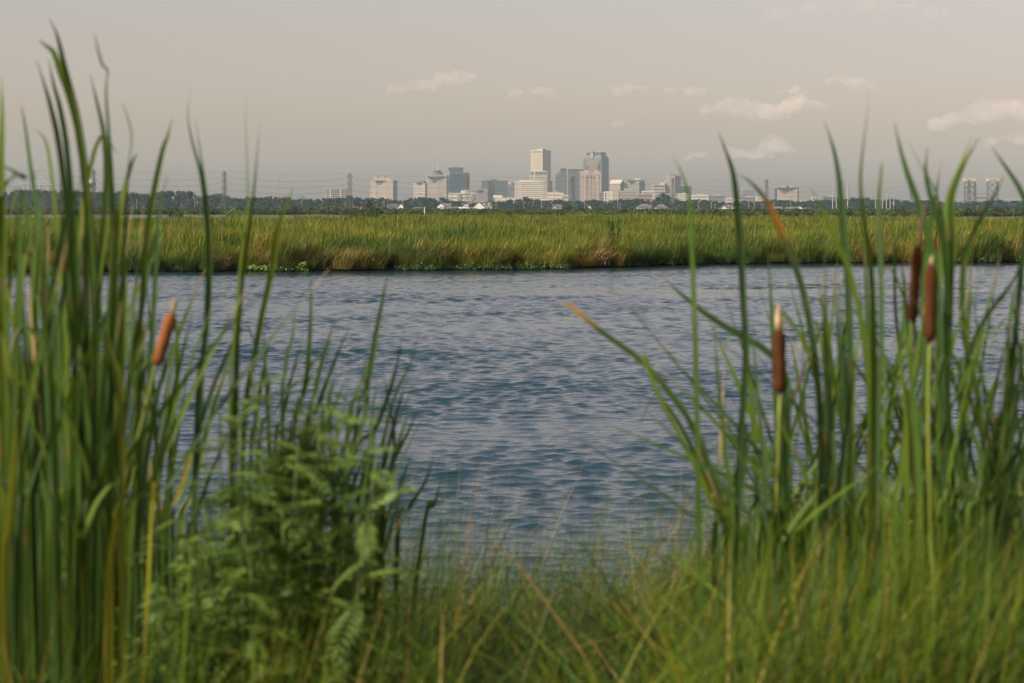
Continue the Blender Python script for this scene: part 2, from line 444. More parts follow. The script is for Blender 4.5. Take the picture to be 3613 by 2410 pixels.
# water hyacinth rafts ---------------------------------------------------
M['hyacinth'] = leafmat('hyacinth_leaf', base=(.13, .22, .035), transl=.3, rough=.3, vary=.35, spec=.5)
def round_leaf():
    m = MB(); n = 9
    m.v.append(Vector((0, 0, 0)))
    for k in range(n):
        a = 2 * math.pi * k / n; m.v.append(Vector((.055 * math.cos(a) * 1.05, .055 * math.sin(a), .016 + .006 * math.sin(2 * a))))
    m.f += [(0, 1 + k, 1 + (k + 1) % n) for k in range(n)]
    return m.mesh('leaf', M['hyacinth'], True)
hl = round_leaf()
def hyacinth(x0, x1, label):
    c = Vector(((x0 + x1) / 2, shore_y((x0 + x1) / 2) - .35, .0))
    t = thing('water_hyacinth', label, 'water plant', c)
    for i in range(int((x1 - x0) * 85)):
        dx = rng.uniform(-(x1 - x0) / 2, (x1 - x0) / 2); dy = rng.uniform(-.45, .4)
        k = 1 - abs(dx) / ((x1 - x0) / 2 + .1)
        z = rng.uniform(.05, .16 + .26 * min(1, k * 2.5) * (.6 + .4 * math.sin(dx * 5)))
        s = rng.uniform(.9, 1.7)
        link('leaf', hl, t, (dx, dy, z), (rng.uniform(.5, 1.35), rng.uniform(-.4, .4), rng.uniform(-.9, .9)), (s, s, s))
    mb = MB()
    for i in range(60):
        dx = rng.uniform(-(x1 - x0) / 2, (x1 - x0) / 2); dy = rng.uniform(-.4, .35)
        mb.tube([(dx, dy, -.05), (dx + rng.uniform(-.04, .04), dy, rng.uniform(.08, .3))], [.012, .006], 4)
    tag(mb.build('stalk', M['hyacinth'], t), kind='stuff')
hyacinth(-12.2, -10.7, 'bright green raft of round leaved water hyacinth beside a matching smaller raft')
hyacinth(-10.4, -9.5, 'smaller raft of round leaved water hyacinth next to the larger one')

# heaps of dead straw -----------------------------------------------------
M['straw'] = leafmat('dead_straw', attr='tint', transl=.15, rough=.8, vary=.15, spec=.1)
def straw_heap(px, d, w, h, label, lean=.3):
    x = (px - HX) * d / F
    t = thing('straw_heap', label, 'dead grass', (x, shore_y(x) + .25, .06))
    N = 420; base = np.stack([nr.normal(0, w * .28, N), nr.uniform(-.3, .45, N), np.abs(nr.normal(0, h * .3, N))], 1)
    co, q, c = blade_arrays(base, nr.uniform(.5, 1.25, N), np.where(nr.random(N) < .65, nr.normal(lean, .5, N), nr.normal(3.14, .6, N)),
                            nr.uniform(.55, 1.05, N), np.full(N, .026), 4, pick([(.34, .25, .13), (.40, .30, .17), RUST], [3, 2, 1.4], N), droop=.3)
    tag(link('straw', np_mesh('straw', co, q, M['straw'], True, c), t), kind='stuff')
straw_heap(1700, 96, 1.9, .8, 'large heap of pale dead straw collapsed on the marsh edge beside low weeds', .2)
straw_heap(1285, 94, 1.1, .55, 'heap of dead straw lying near the smaller water hyacinth raft', .2)
straw_heap(775, 93, .7, .35, 'small spray of fallen straw at the waterline under a dark gap in the grass', 2.6)
straw_heap(2095, 99, 1.3, .5, 'loose straw slumped beside the tall dark leafed weed on the marsh edge', .1)

# ------------------------------------------------------------------ leafy weeds standing in the marsh
M['dark_weed'] = leafmat('dark_weed', base=(.055, .105, .026), transl=.25, vary=.2)
M['olive_weed'] = leafmat('olive_weed', base=(.085, .12, .03), transl=.3, vary=.2)
def leaf_quads(centres, size, flat=.6, up=0.25):
    """many small folded leaf faces around given centres (N,3)"""
    N = len(centres); d = nr.normal(0, 1, (N, 3)); d[:, 2] = d[:, 2] * flat + up; d /= np.linalg.norm(d, axis=1)[:, None]
    s = np.cross(d, nr.normal(0, 1, (N, 3))); s /= np.linalg.norm(s, axis=1)[:, None] + 1e-6
    L = size * nr.uniform(.6, 1.4, (N, 1))
    a, b = centres - d * L * .5, centres + d * L * .5
    w = s * L * .32
    co = np.stack([a, centres - w, b, centres + w], 1).reshape(-1, 3)
    q = np.arange(N * 4).reshape(-1, 4)
    return co, q
def weed_plant(px, ytop, d, zb, label, mat, spread=.3, n=160, size=.13, group=None, name='tall_weed'):
    b = P(px, 0, d); b.z = zb; h = CH - (ytop - HY) * d / F - zb
    t = thing(name, label, 'weed', b, 0, group)
    mb = MB(); cs = []
    for k in range(5):
        a = rng.random() * 6.28; r = spread * rng.uniform(.2, 1); hh = h * rng.uniform(.6, 1.0) if k else h
        top = Vector((r * math.cos(a), r * math.sin(a) * .7, hh)); mid = top * .5 + Vector((0, 0, hh * .06))
        mb.tube([(0, 0, 0), mid, top], [.014, .010, .004], 5)
        for _ in range(n // 5):
            u = rng.uniform(.3, 1.02); p = top * u + Vector((rng.gauss(0, .12), rng.gauss(0, .12), rng.gauss(0, .06))) * spread * (1.6 - u)
            cs.append(p)
    mb.build('stem', M['olive_weed'], t)
    co, q = leaf_quads(np.array([tuple(c) for c in cs]), size, .7, -.1)
    tag(link('foliage', np_mesh('foliage', co, q, mat), t), kind='stuff')
    return t
weed_plant(2165, 772, 103, .15, 'tall dark green leafy weed rising from the grass at the marsh edge', M['dark_weed'], .5, 420, .10)
weed_plant(2880, 850, 109, .1, 'dark weed with spreading pointed leaves low on the marsh bank', M['dark_weed'], .7, 320, .13)
weed_plant(745, 770, 118, .15, 'slim dark weed poking above the yellow marsh grass', M['dark_weed'], .35, 120, .14)
weed_plant(3520, 830, 111, .1, 'broad bushy dark weed overhanging the marsh bank by the lagoon inlet', M['dark_weed'], 1.1, 700, .13)

# ------------------------------------------------------------------ shrubs along the far lagoon bank
M['shrub'] = leafmat('shrub_leaf', base=(.085, .115, .045), transl=.25, vary=.3, rough=.55)
M['shrub_dk'] = leafmat('shrub_dark_leaf', base=(.05, .085, .03), transl=.25, vary=.3, rough=.55)
M['shrub_br'] = leafmat('shrub_bright_leaf', base=(.11, .17, .03), transl=.3, vary=.2, rough=.5)
def lobes_points(lobes, per):
    out = []
    for (c, r) in lobes:
        d = nr.normal(0, 1, (per, 3)); d /= np.linalg.norm(d, axis=1)[:, None]
        rr = r * nr.uniform(.55, 1.06, (per, 1)); p = np.array(c) + d * rr * np.array([1, 1, .85])
        out.append(p[p[:, 2] > .05])
    return np.concatenate(out)
def shrub_proto(w, h, seed, mat, blossom, label, group, size=.42):
    t = thing('shrub', label, 'shrub', (0, 0, 0), 0, group); g = random.Random(seed)
    lobes = []
    for k in range(9):
        r = g.uniform(.22, .38) * h; x = g.uniform(-.5, .5) * w * .85; y = g.uniform(-.35, .35) * w
        z = g.uniform(.3, 1.0) * (h - r) * (1 - .5 * (abs(x) / (w * .5)) ** 2); lobes.append(((x, y, max(z, r * .5)), r))
    pts = lobes_points(lobes, 95); co, q = leaf_quads(pts, size, .7, .2)
    tag(link('foliage', np_mesh('foliage', co, q, mat), t), kind='stuff')
    mb = MB()
    for c, r in lobes[:5]: mb.tube([(c[0] * .15, c[1] * .15, 0), (c[0] * .6, c[1] * .6, c[2] * .5), c], [.07, .05, .02], 5)
    mb.build('stem', M['bark'], t)
    if blossom:
        p2 = lobes_points([(c, r * 1.06) for c, r in lobes], 6); p2 = p2[p2[:, 2] > .3 * h]
        co, q = leaf_quads(p2, .24, .5, .3)
        tag(link('blossom', np_mesh('blossom', co, q, M['lilac_white']), t), kind='stuff')
    return t
LB_FL = 'grey green shrub dotted with pale blossom on the far bank of the lagoon'
LB_DK = 'dark green rounded shrub without blossom on the far bank of the lagoon'
sp = [shrub_proto(6.5, 3.6, s, M['shrub'], True, LB_FL, 'flowering shrubs on the far bank') for s in (1, 2, 3, 4)]
sd = [shrub_proto(6.0, 3.4, s, M['shrub_dk'], False, LB_DK, 'dark shrubs on the far bank') for s in (5, 6, 7)]
used = set()
def place_shrub(i, lst, x, y, s, sz=None):
    r = lst[i]; key = (id(lst), i)
    z = ground_z(x, y) - .08
    sv = (s, s, sz if sz else s)
    if key not in used: used.add(key); r.location = (x, y, z); r.rotation_euler = (0, 0, rng.random() * 6.28); r.scale = sv
    else: dup(r, (x, y, z), rng.random() * 6.28, sv)
cnt = 0
x = -235.0
while x < 195:
    step = 3.4 if x < -30 else (3.3 if x > 118 else 4.2)
    x += step * rng.uniform(.7, 1.3)
    y = far_shore(x) + rng.uniform(0, 10)
    hgt = 1.05 if x < -55 else (.72 if x < 110 else .95)
    if -60 < x < 110: y += rng.uniform(0, 60)
    if rng.random() < (.66 if x < -60 else (.30 if x < 115 else .55)): place_shrub(rng.randrange(4), sp, x, y, hgt * rng.uniform(.8, 1.12))
    else: place_shrub(rng.randrange(3), sd, x, y, hgt * rng.uniform(.65, 1.05))
    cnt += 1

# low scrub closing the ground between the shrubs: nobody could count it
scr = []
for k in range(4):
    p_ = lobes_points([((rng.uniform(-1.6, 1.6), rng.uniform(-1, 1), rng.uniform(.2, .9)), rng.uniform(.6, 1.0)) for _ in range(6)], 60)
    c_, q_ = leaf_quads(p_, .42, .7, .25)
    scr.append(np_mesh('scrub', c_, q_, M[('shrub', 'shrub_dk', 'shrub', 'shrub_br')[k]]))
pts, rz, sl, ix = [], [], [], []
for _ in range(5200):
    xx = rng.uniform(-260, 230); yy = far_shore(xx) + 520 * rng.random() ** 2.2
    xx *= yy / far_shore(xx)
    pts.append((xx, yy, ground_z(xx, yy) - .05)); rz.append(rng.random() * 6.28); k = rng.uniform(.6, 1.25); sl.append((k * 1.3, k * 1.3, k)); ix.append(rng.choice((0, 0, 1, 1, 2, 3)))
scatter('far_scrub', scr, pts, np.array(rz), sl, ix, None, 'low tangled green scrub covering the land beyond the marsh')

# individual bushes standing out of the marsh
def bush(px, ytop, d, w, mat, label, size=.2, n=700, name='bush', spiky=True):
    b = P(px, 0, d); b.z = .15 if d < 440 else LAND_Z; h = CH - (ytop - HY) * d / F - b.z
    t = thing(name, label, 'bush', b)
    cs = []; mb = MB()
    for k in range(16):
        x = rng.gauss(0, w * .26); y = rng.gauss(0, w * .2); hh = h * max(.35, 1 - (abs(x) / (w * .62)) ** 1.5) * rng.uniform(.75, 1.0)
        if k == 0: x, hh = 0, h
        mb.tube([(x * .3, y * .3, 0), (x, y, hh)], [.04, .01], 5)
        for _ in range(n // 16):
            u = rng.random() ** .8; r = w * .13 * (1.15 - u)
            cs.append((x * (.3 + .7 * u) + rng.gauss(0, r), y * (.3 + .7 * u) + rng.gauss(0, r), hh * (.12 + .9 * u)))
    mb.build('stem', M['bark'], t)
    co, q = leaf_quads(np.array(cs), size, 1.0, .45 if spiky else .1)
    tag(link('foliage', np_mesh('foliage', co, q, mat), t), kind='stuff')
bush(1308, 703, 330, 5.6, M['shrub_dk'], 'tall willowy green bush rising above the marsh in front of the treeline', .26, 1300)
bush(1260, 745, 330, 5.0, M['shrub_dk'], 'low spreading bush at the foot of the tall willowy bush', .26, 700)
bush(622, 728, 300, 4.2, M['shrub_dk'], 'dense green bush at the edge of the lagoon water strip', .24, 900)
bush(830, 733, 310, 5.0, M['shrub_br'], 'loose light green bush beside the lagoon water strip', .25, 900)
bush(1765, 742, 420, 4.0, M['shrub_br'], 'small yellow green bush in the marsh before the columned white house', .26, 600)
bush(2005, 722, 760, 9.0, M['shrub_dk'], 'round dark bush beside the tan gabled house', .5, 900, spiky=False)
bush(2105, 735, 430, 4.5, M['shrub_dk'], 'ragged green bush with several upright shoots in the marsh', .26, 600)
bush(2480, 728, 430, 2.6, M['shrub_br'], 'bright green bush with upright shoots standing out of the marsh', .26, 600)
bush(2500, 724, 434, 2.2, M['shrub_br'], 'slim bright green shoot next to a wider bright bush in the marsh', .26, 400)
bush(2935, 738, 420, 4.0, M['shrub_br'], 'bright green bush in the marsh before the bare concrete poles', .26, 700)
bush(3370, 738, 300, 5.2, M['shrub_br'], 'wild bright green bush at the marsh edge by the lagoon inlet', .22, 800)
bush(2320, 744, 430, 3.2, M['shrub_dk'], 'low dark bush in the marsh before the hip roofed white house', .24, 500)

# white channel post
t = thing('marker_post', 'slim white marker post standing at the back of the marsh', 'post', P(1498, 0, 425) * 1.0)
t.location.z = .1
zt = CH - (735 - HY) * 425 / F
MB().tube([(0, 0, 0), (0, 0, zt - .1)], [.085, .08], 8).build('post', M['trim'], t)
MB().lathe((0, 0, zt - .1), [(.10, 0), (.10, .06), (.02, .12)], 8).build('cap', M['trim'], t)

# ------------------------------------------------------------------ trees
M['tree_a'] = leafmat('tree_leaf_dark', base=(.030, .070, .064), transl=.2, vary=.25, rough=.55, spec=.25)  # leaf green shifted to blue: distance haze is put into the colour
M['tree_b'] = leafmat('tree_leaf_mid', base=(.036, .078, .062), transl=.2, vary=.25, rough=.55, spec=.25)  # same haze blue mixed into the lighter leaf green
def tree_proto(seed, h, w, mat, label, group, name='broadleaf_tree', open_=False):
    g = random.Random(seed); t = thing(name, label, 'tree', (0, 0, 0), 0, group)
    lobes = []
    for k in range(15 if not open_ else 10):
        a = g.random() * 6.28; rr = w * .5 * math.sqrt(g.random())
        z = g.uniform(.30 if not open_ else .5, .9) * h
        env = math.sqrt(max(.06, 1 - ((z / h - .5) / .56) ** 2)); r = g.uniform(.10, .19) * h
        lobes.append(((rr * math.cos(a) * env, rr * math.sin(a) * env, z), r))
    for k in range(5 if not open_ else 2):   # skirts
        a = g.random() * 6.28; lobes.append(((w * .3 * math.cos(a), w * .3 * math.sin(a), h * g.uniform(.12, .28)), h * .13))
    lobes.append(((g.uniform(-.1, .1) * w, 0, h * .88), h * .12))
    mb = MB(); tr = h * .022
    mb.tube([(0, 0, -.2), (.1, 0, h * .25), (-.1, .1, h * .55), (0, 0, h * .8)], [tr * 1.5, tr, tr * .7, tr * .25], 7)
    for c, r in lobes[:8]: mb.tube([(0, 0, h * .28), (c[0] * .55, c[1] * .55, c[2] * .8), c], [tr * .55, tr * .35, tr * .12], 5)
    mb.build('trunk', M['bark'], t)
    pts = lobes_points(lobes, 95); co, q = leaf_quads(pts, h * .062, .6, .25)
    tag(link('crown', np_mesh('crown', co, q, mat), t), kind='stuff')
    t['h'] = h
    return t
LT_A = 'dark green broadleaf tree in the long treeline behind the houses'
LT_B = 'lower mid green broadleaf tree with a loose crown in the long treeline'
ta = [tree_proto(s, 14, w, M['tree_a'], LT_A, 'dark trees of the treeline') for s, w in ((21, 13), (22, 15), (23, 11), (24, 17), (25, 14))]
tb = [tree_proto(s, 12, w, M['tree_b'], LT_B, 'mid green trees of the treeline', open_=True) for s, w in ((31, 9), (32, 11), (33, 12))]
SIL = [(-120, 678), (0, 676), (100, 667), (300, 671), (470, 676), (520, 684), (560, 671), (640, 668), (680, 676), (705, 692), (740, 684), (765, 677),
       (800, 690), (830, 696), (900, 694), (960, 690), (1000, 697), (1090, 699), (1140, 700), (1190, 697), (1232, 688), (1270, 697), (1300, 695), (1345, 693),
       (1385, 702), (1420, 706), (1450, 697), (1480, 694), (1530, 699), (1565, 697), (1610, 708), (1680, 712), (1740, 711), (1790, 705), (1835, 697), (1858, 692),
       (1885, 702), (1920, 703), (1965, 700), (2010, 708), (2060, 706), (2095, 699), (2130, 708), (2180, 702), (2230, 701), (2260, 695), (2295, 706),
       (2330, 676), (2350, 682), (2375, 702), (2420, 706), (2465, 699), (2520, 708), (2600, 710), (2640, 705), (2690, 708), (2760, 702), (2800, 706),
       (2860, 704), (2900, 703), (2960, 703), (3040, 693), (3080, 704), (3170, 701), (3220, 708), (3270, 702), (3330, 711), (3380, 709), (3430, 709), (3510, 704), (3560, 707), (3740, 704)]
sx_, sy_ = [a for a, _ in SIL], [b for _, b in SIL]
first = {}
ntree = 0
def place_tree(lst, i, x, y, hgt, wid=1.0):
    global ntree
    r = lst[i]; s = hgt / r['h']; sv = (s * wid, s * wid, s)
    if (id(lst), i) not in first:
        first[(id(lst), i)] = 1; r.location = (x, y, LAND_Z - .1); r.scale = sv; r.rotation_euler = (0, 0, rng.random() * 6.28)
    else: dup(r, (x, y, LAND_Z - .1), rng.random() * 6.28, sv)
    ntree += 1
px = -130.0
while px < 3740:
    px += 21 * rng.uniform(.75, 1.3)
    d = rng.uniform(2150, 2420); top = float(np.interp(px, sx_, sy_)) + rng.uniform(-1.5, 4)
    hgt = CH - (top - HY) * d / F - LAND_Z
    place_tree(ta, rng.randrange(5), (px - HX) * d / F, d, hgt, rng.uniform(.9, 1.25) * min(1.25, max(.75, 13 / hgt)))
px = -120.0
while px < 3730:                       # lower, nearer trees between the houses
    px += 45 * rng.uniform(.6, 1.5)
    d = rng.uniform(1980, 2120); top = float(np.interp(px, sx_, sy_)) + rng.uniform(6, 20)
    hgt = max(5.5, CH - (top - HY) * d / F - LAND_Z)
    place_tree(tb, rng.randrange(3), (px - HX) * d / F, d, hgt, rng.uniform(1.0, 1.3))
for q_ in ta + tb: del q_['h']
for o in list(COL.objects):
    if 'h' in o.keys() and o.type == 'EMPTY': del o['h']
# far wood closing the gaps below the crowns
cs = []
for _ in range(9000):
    d = rng.uniform(2450, 2700); px = rng.uniform(-150, 3770)
    top = float(np.interp(px, sx_, sy_)) + 10; hz = max(2, CH - (top - HY) * d / F)
    cs.append(((px - HX) * d / F, d, LAND_Z + rng.random() * hz))
co, q = leaf_quads(np.array(cs), 4.2, .7, .2)
tag(link('far_wood', np_mesh('far_wood', co, q, M['tree_a'])), 'dense dark wood seen as one mass behind the treeline', None, None, 'stuff')

# ------------------------------------------------------------------ houses
def house(label, d, main, gables=(), wall='white_wall', roof='roof_grey', hip=False, depth=9.0, base=739.5, windows=3, porch=None, dormers=(), name='house', chimney=None):
    s = d / F; xa, xb, ye, yr = main
    cx = (xa + xb) / 2; root = thing(name, label, 'house', ((cx - HX) * s, d, LAND_Z), 0)
    X = lambda p: (p - cx) * s
    Z = lambda y: max(.5, CH - (y - HY) * s - LAND_Z)
    w, e, r = (xb - xa) * s, Z(ye), Z(yr)
    MB().box((-w / 2, 0, 0), (w, 0, 0), (0, depth, 0), (0, 0, e)).build('wall', M[wall], root)
    ov = .45; m = MB(); a = w / 2 + ov
    k = min(depth / 2, w * .3) if hip else 0.0
    lo = e - .12
    m.v += [Vector(p) for p in ((-a, -ov, lo), (a, -ov, lo), (a, depth + ov, lo), (-a, depth + ov, lo), (-a + k + (ov if hip else 0), depth / 2, r), (a - k - (ov if hip else 0), depth / 2, r),
                                (-a, -ov, lo - .2), (a, -ov, lo - .2), (a, depth + ov, lo - .2), (-a, depth + ov, lo - .2))]
    m.f += [(0, 1, 5, 4), (2, 3, 4, 5), (1, 2, 5), (3, 0, 4), (6, 7, 1, 0), (7, 8, 2, 1), (8, 9, 3, 2), (9, 6, 0, 3), (9, 8, 7, 6)]
    rf = m.build('roof', M[roof], root)
    if not hip:
        g = MB()
        for sg in (-1, 1):
            g.poly([(sg * w / 2, .1, e - .05), (sg * w / 2, depth - .1, e - .05), (sg * w / 2, depth / 2, r - .25)], (-sg * .2, 0, 0))
        g.build('gable_wall', M[wall], root)
    if chimney: MB().cbox((X(chimney), depth * .5, r - .8), .7, .7, 2.0).build('chimney', M['tan_wall'], rf)
    for i in range(windows):
        x = -w / 2 + w * (i + .5) / windows
        wf = MB().cbox((x, -.03, e * .30), 1.25, .12, e * .45).build('window', M['trim'], root)
        MB().cbox((x, -.05, e * .30 + .12), 1.0, .12, e * .45 - .24).build('pane', M['house_glass'], wf)
    for (ga, gb, gye, gyr, pr) in gables:
        xm, hw = X((ga + gb) / 2), (gb - ga) * s / 2; ge, gr = Z(gye), Z(gyr)
        MB().poly([(xm - hw, -pr, 0), (xm + hw, -pr, 0), (xm + hw, -pr, ge), (xm, -pr, gr), (xm - hw, -pr, ge)], (0, pr + depth * .45, 0)).build('gable_wing', M[wall], root)
        m = MB(); o_ = .4; sl = (gr - ge) / hw
        for sg in (-1, 1):
            p0 = Vector((xm, -pr - o_, gr + .25)); p1 = Vector((xm + sg * (hw + o_), -pr - o_, ge - sl * o_ + .25))
            m.poly([p0, p1, p1 - Vector((0, 0, .22)), p0 - Vector((0, 0, .22))], (0, pr + o_ + depth * .5, 0))
        m.build('gable_roof', M[roof], root)
        wf = MB().cbox((xm, -pr - .04, ge * .35), 1.1, .1, ge * .42).build('window', M['trim'], root)
        MB().cbox((xm, -pr - .06, ge * .35 + .12), .85, .1, ge * .42 - .24).build('pane', M['house_glass'], wf)
    for dx in dormers:
        x = X(dx); zb = e + (r - e) * .25; hh = (r - e) * .75
        dm = MB().poly([(x - .9, depth * .1, zb), (x + .9, depth * .1, zb), (x + .9, depth * .1, zb + hh * .55), (x, depth * .1, zb + hh), (x - .9, depth * .1, zb + hh * .55)], (0, depth * .4, 0)).build('dormer', M['trim'], root)
        MB().cbox((x, depth * .1 - .05, zb + .25), 1.0, .08, hh * .45).build('pane', M['house_glass'], dm)
    if porch:
        pa, pb, n = porch
        pr_ = MB().box((X(pa), -2.6, e * .82), (X(pb) - X(pa), 0, 0), (0, 2.55, 0), (0, 0, .25)).build('porch_roof', M['trim'], root)
        for i in range(n):
            MB().tube([(X(pa) + .2 + (X(pb) - X(pa) - .4) * i / (n - 1), -2.4, 0), (X(pa) + .2 + (X(pb) - X(pa) - .4) * i / (n - 1), -2.4, e * .82)], .16, 8).build('porch_column', M['trim'], root)
    return root
M['roof_pink'] = paint('roof_pink', (.38, .21, .18), .85, .15, .4)
house('white house with a dark long roof and one steep white front gable', 1700, (1366, 1412, 731.5, 719), [(1405, 1423, 729, 718.5, 1.6)], roof='roof_dark', windows=4)
house('white house with two stacked front gables and a pale grey side roof', 1650, (1560, 1591, 729, 717.5), [(1543, 1567, 727, 717.3, 1.5), (1549, 1567, 736, 730, 3.5)], roof='roof_grey', windows=2)
house('low grey roofed garage beside the white house with two stacked gables', 1660, (1594, 1617, 737.5, 729), (), roof='roof_grey', windows=1, base=740)
house('large white house with broad gable, two dormers and a columned porch', 1640, (1690, 1735, 728, 716), [(1666, 1711, 733, 712.5, 2.0)], roof='roof_dark', windows=2, porch=(1710, 1736, 4), dormers=(1709, 1725))
house('low long grey roof half hidden by shrubs near the white marker post', 1600, (1460, 1501, 738, 731), (), wall='tan_wall', roof='roof_grey', windows=2)
house('tan brick house with a plain brown gable beside the round dark bush', 1750, (1950, 1982, 729, 721.5), [(1943, 1968, 737, 722.5, 1.5)], wall='tan_wall', roof='roof_grey', windows=1)
house('tiny white gabled house showing between trees below the tall hotel', 2050, (2074, 2086, 732, 727), [(2072, 2087, 737, 725, 1.0)], windows=1)
house('long white house under a grey hipped roof with a row of dark windows', 1700, (2250, 2301, 730.5, 718.8), (), hip=True, windows=6, depth=11)
house('white house with grey hipped roof partly behind trees next to the long hipped one', 1760, (2313, 2356, 732, 721), (), hip=True, windows=4)
house('white house whose steep front gable carries a pair of narrow windows', 1700, (2560, 2587, 731, 722.5), [(2543, 2563, 735, 725, 1.5), (2577, 2588, 737, 727, 1.2)], windows=1)
house('small white gabled house beside the one with paired narrow windows', 1710, (2597, 2612, 733, 727), [(2589, 2605, 737, 726, 1.4)], windows=1)
house('grey roofed house with one bright steep white gable end', 1700, (2779, 2812, 737, 729.5), [(2809, 2832, 737, 726.8, 1.2)], windows=1)
house('low grey roofed house with a small side gable near utility poles', 1760, (2731, 2762, 738, 728.5), [(2748, 2761, 738, 730, 1.2)], wall='tan_wall', windows=2)
house('long low blue grey roof beside the house with one bright white gable', 1740, (2834, 2862, 738, 732.5), (), windows=2)
house('low pink roofed building behind the flowering shrubs', 1900, (1246, 1276, 736, 729.5), (), wall='tan_wall', roof='roof_pink', windows=2)

# white motor boat standing by the big house
d = 1635; s = d / F
bt = thing('motor_boat', 'white motor boat with flying bridge parked beside the columned house', 'boat', (P(1643, 0, d).x, d - 4, LAND_Z))
m = MB(); st = []
for i in range(9):
    u = i / 8; x = -5.6 + 11.2 * u; bw = 1.5 * math.sin(min(1, u * 2.6 + .03) * math.pi / 2); sh = 2.5 - .55 * math.sin(u * math.pi / 1.6)
    st.append([(x, -bw, sh), (x + .2, -bw * .8, 1.2), (x + .4, 0, .75), (x + .2, bw * .8, 1.2), (x, bw, sh)])
m.v = [Vector(p) for ring in st for p in ring]
for i in range(8):
    for k in range(4): m.f.append((i * 5 + k, i * 5 + k + 1, i * 5 + 5 + k + 1, i * 5 + 5 + k))
    m.f.append((i * 5 + 4, i * 5, i * 5 + 5, i * 5 + 9))
m.f.append((40, 41, 42, 43, 44)); m.build('hull', M['trim'], bt)
MB().poly([(-2.6, -1.1, 2.1), (2.4, -1.1, 2.1), (2.2, -1.0, 3.4), (-1.6, -1.0, 3.4)], (0, 2.2, 0)).build('cabin', M['trim'], bt)
MB().box((-1.5, -1.13, 2.75), (3.4, 0, 0), (0, 2.26, 0), (0, 0, .4)).build('cabin_window', M['house_glass'], bt)
MB().poly([(-1.6, -1.2, 3.45), (2.0, -1.2, 3.45), (2.6, -1.3, 4.3), (-.4, -1.3, 4.3)], (0, 2.4, 0)).build('flying_bridge', M['trim'], bt)
MB().box((-3.4, -1.2, 4.9), (3.2, 0, 0), (0, 2.4, 0), (0, 0, .15)).bar((-2.9, -1, 3.3), (-3.1, -1, 4.9), .15).bar((-1, -1, 3.3), (-.6, -1, 4.9), .15).build('canopy', M['trim'], bt)
MB().box((-4.5, -1.2, .15), (8.5, 0, 0), (0, .25, 0), (0, 0, .3)).box((-4.5, .95, .15), (8.5, 0, 0), (0, .25, 0), (0, 0, .3)).cbox((-3, 0, 0), .5, 2.2, .9).cbox((2.5, 0, 0), .5, 2.2, 1.0).build('trailer', M['steel'], bt)

# ------------------------------------------------------------------ pylons, poles, wires
PH, AW = 32.0, 4.3
M['pylon_steel'] = paint('weathered_steel', (.10, .10, .097), .7, .15, .4)
def pylon_meshes(h=PH):
    b = MB(); 
    def half(z): return float(np.interp(z, [0, h * .28, h * .55, h], [3.4, 1.75, 1.15, .75]))
    zs = [0, h * .16, h * .28, h * .37, h * .45, h * .53, h * .60, h * .67, h * .74, h * .81, h * .88, h * .95, h]
    for i in range(len(zs) - 1):
        a, c = half(zs[i]), half(zs[i + 1]); z0, z1 = zs[i], zs[i + 1]
        ca = [(-a, -a, z0), (a, -a, z0), (a, a, z0), (-a, a, z0)]; cc = [(-c, -c, z1), (c, -c, z1), (c, c, z1), (-c, c, z1)]
        for k in range(4):
            k2 = (k + 1) % 4
            b.bar(ca[k], cc[k], .20); b.bar(ca[k], cc[k2], .115); b.bar(ca[k2], cc[k], .115); b.bar(cc[k], cc[k2], .10)
    arms = []
    for z in (h * .58, h * .75, h * .92):
        m = MB(); w = half(z)
        for sg in (-1, 1):
            tip = (sg * AW * 1.0, 0, z)
            for yy in (-1, 1):
                m.bar((sg * w, yy * w, z), tip, .22); m.bar((sg * w, yy * w, z + h * .055), tip, .18)
            m.bar(tip, (tip[0], 0, z - 1.2), .14)
        arms.append(m.mesh('cross_arm', M['pylon_steel']))
    m = MB()
    for sg in (-1, 1): m.bar((0, 0, h - .2), (sg * 1.7, 0, h + .9), .2); m.bar((sg * .7, 0, h - .2), (sg * 1.7, 0, h + .9), .15)
    m.bar((-1.7, 0, h + .9), (1.7, 0, h + .9), .15)
    return b.mesh('lattice_body', M['pylon_steel']), arms, m.mesh('peak_frame', M['pylon_steel'])
pm = pylon_meshes()
def pylon(loc, rz, label, group=None, s=1.0):
    t = thing('pylon', label, 'pylon', loc, rz, group); t.scale = (s, s, s)
    link('lattice_body', pm[0], t)
    for a in pm[1]: link('cross_arm', a, t)
    link('peak_frame', pm[2], t)
    return t
line = []
for (px, yt) in ((-60, 588), (330, 597), (792, 603.5), (1234, 610.6), (1648, 616.5), (2021, 621), (2374, 627), (2705, 632.5), (2965, 638), (3216, 643), (3440, 648), (3640, 652)):
    d = (PH + .9 + LAND_Z - CH) * F / (HY - yt); line.append(Vector(((px - HX) * d / F, d, LAND_Z)))
ld = (line[-1] - line[0]); lrz = math.atan2(ld.y, ld.x)
ARZ = lrz - math.pi / 2              # arms stand across the line
for p in line:
    pylon(p, ARZ, 'grey steel lattice pylon with three tiers of short arms carrying the power line', 'pylons of the long power line')
ax = Vector((math.cos(ARZ), math.sin(ARZ), 0))
def wire_obj(name, ptsets, r, label, group):
    m = MB()
    for pts in ptsets: m.tube(pts, r, 4)
    return tag(m.build(name, M['wire']), label, 'wire', group)
def sag(a, b, s, n=12): return [a.lerp(b, i / n) - Vector((0, 0, s * 4 * (i / n) * (1 - i / n))) for i in range(n + 1)]
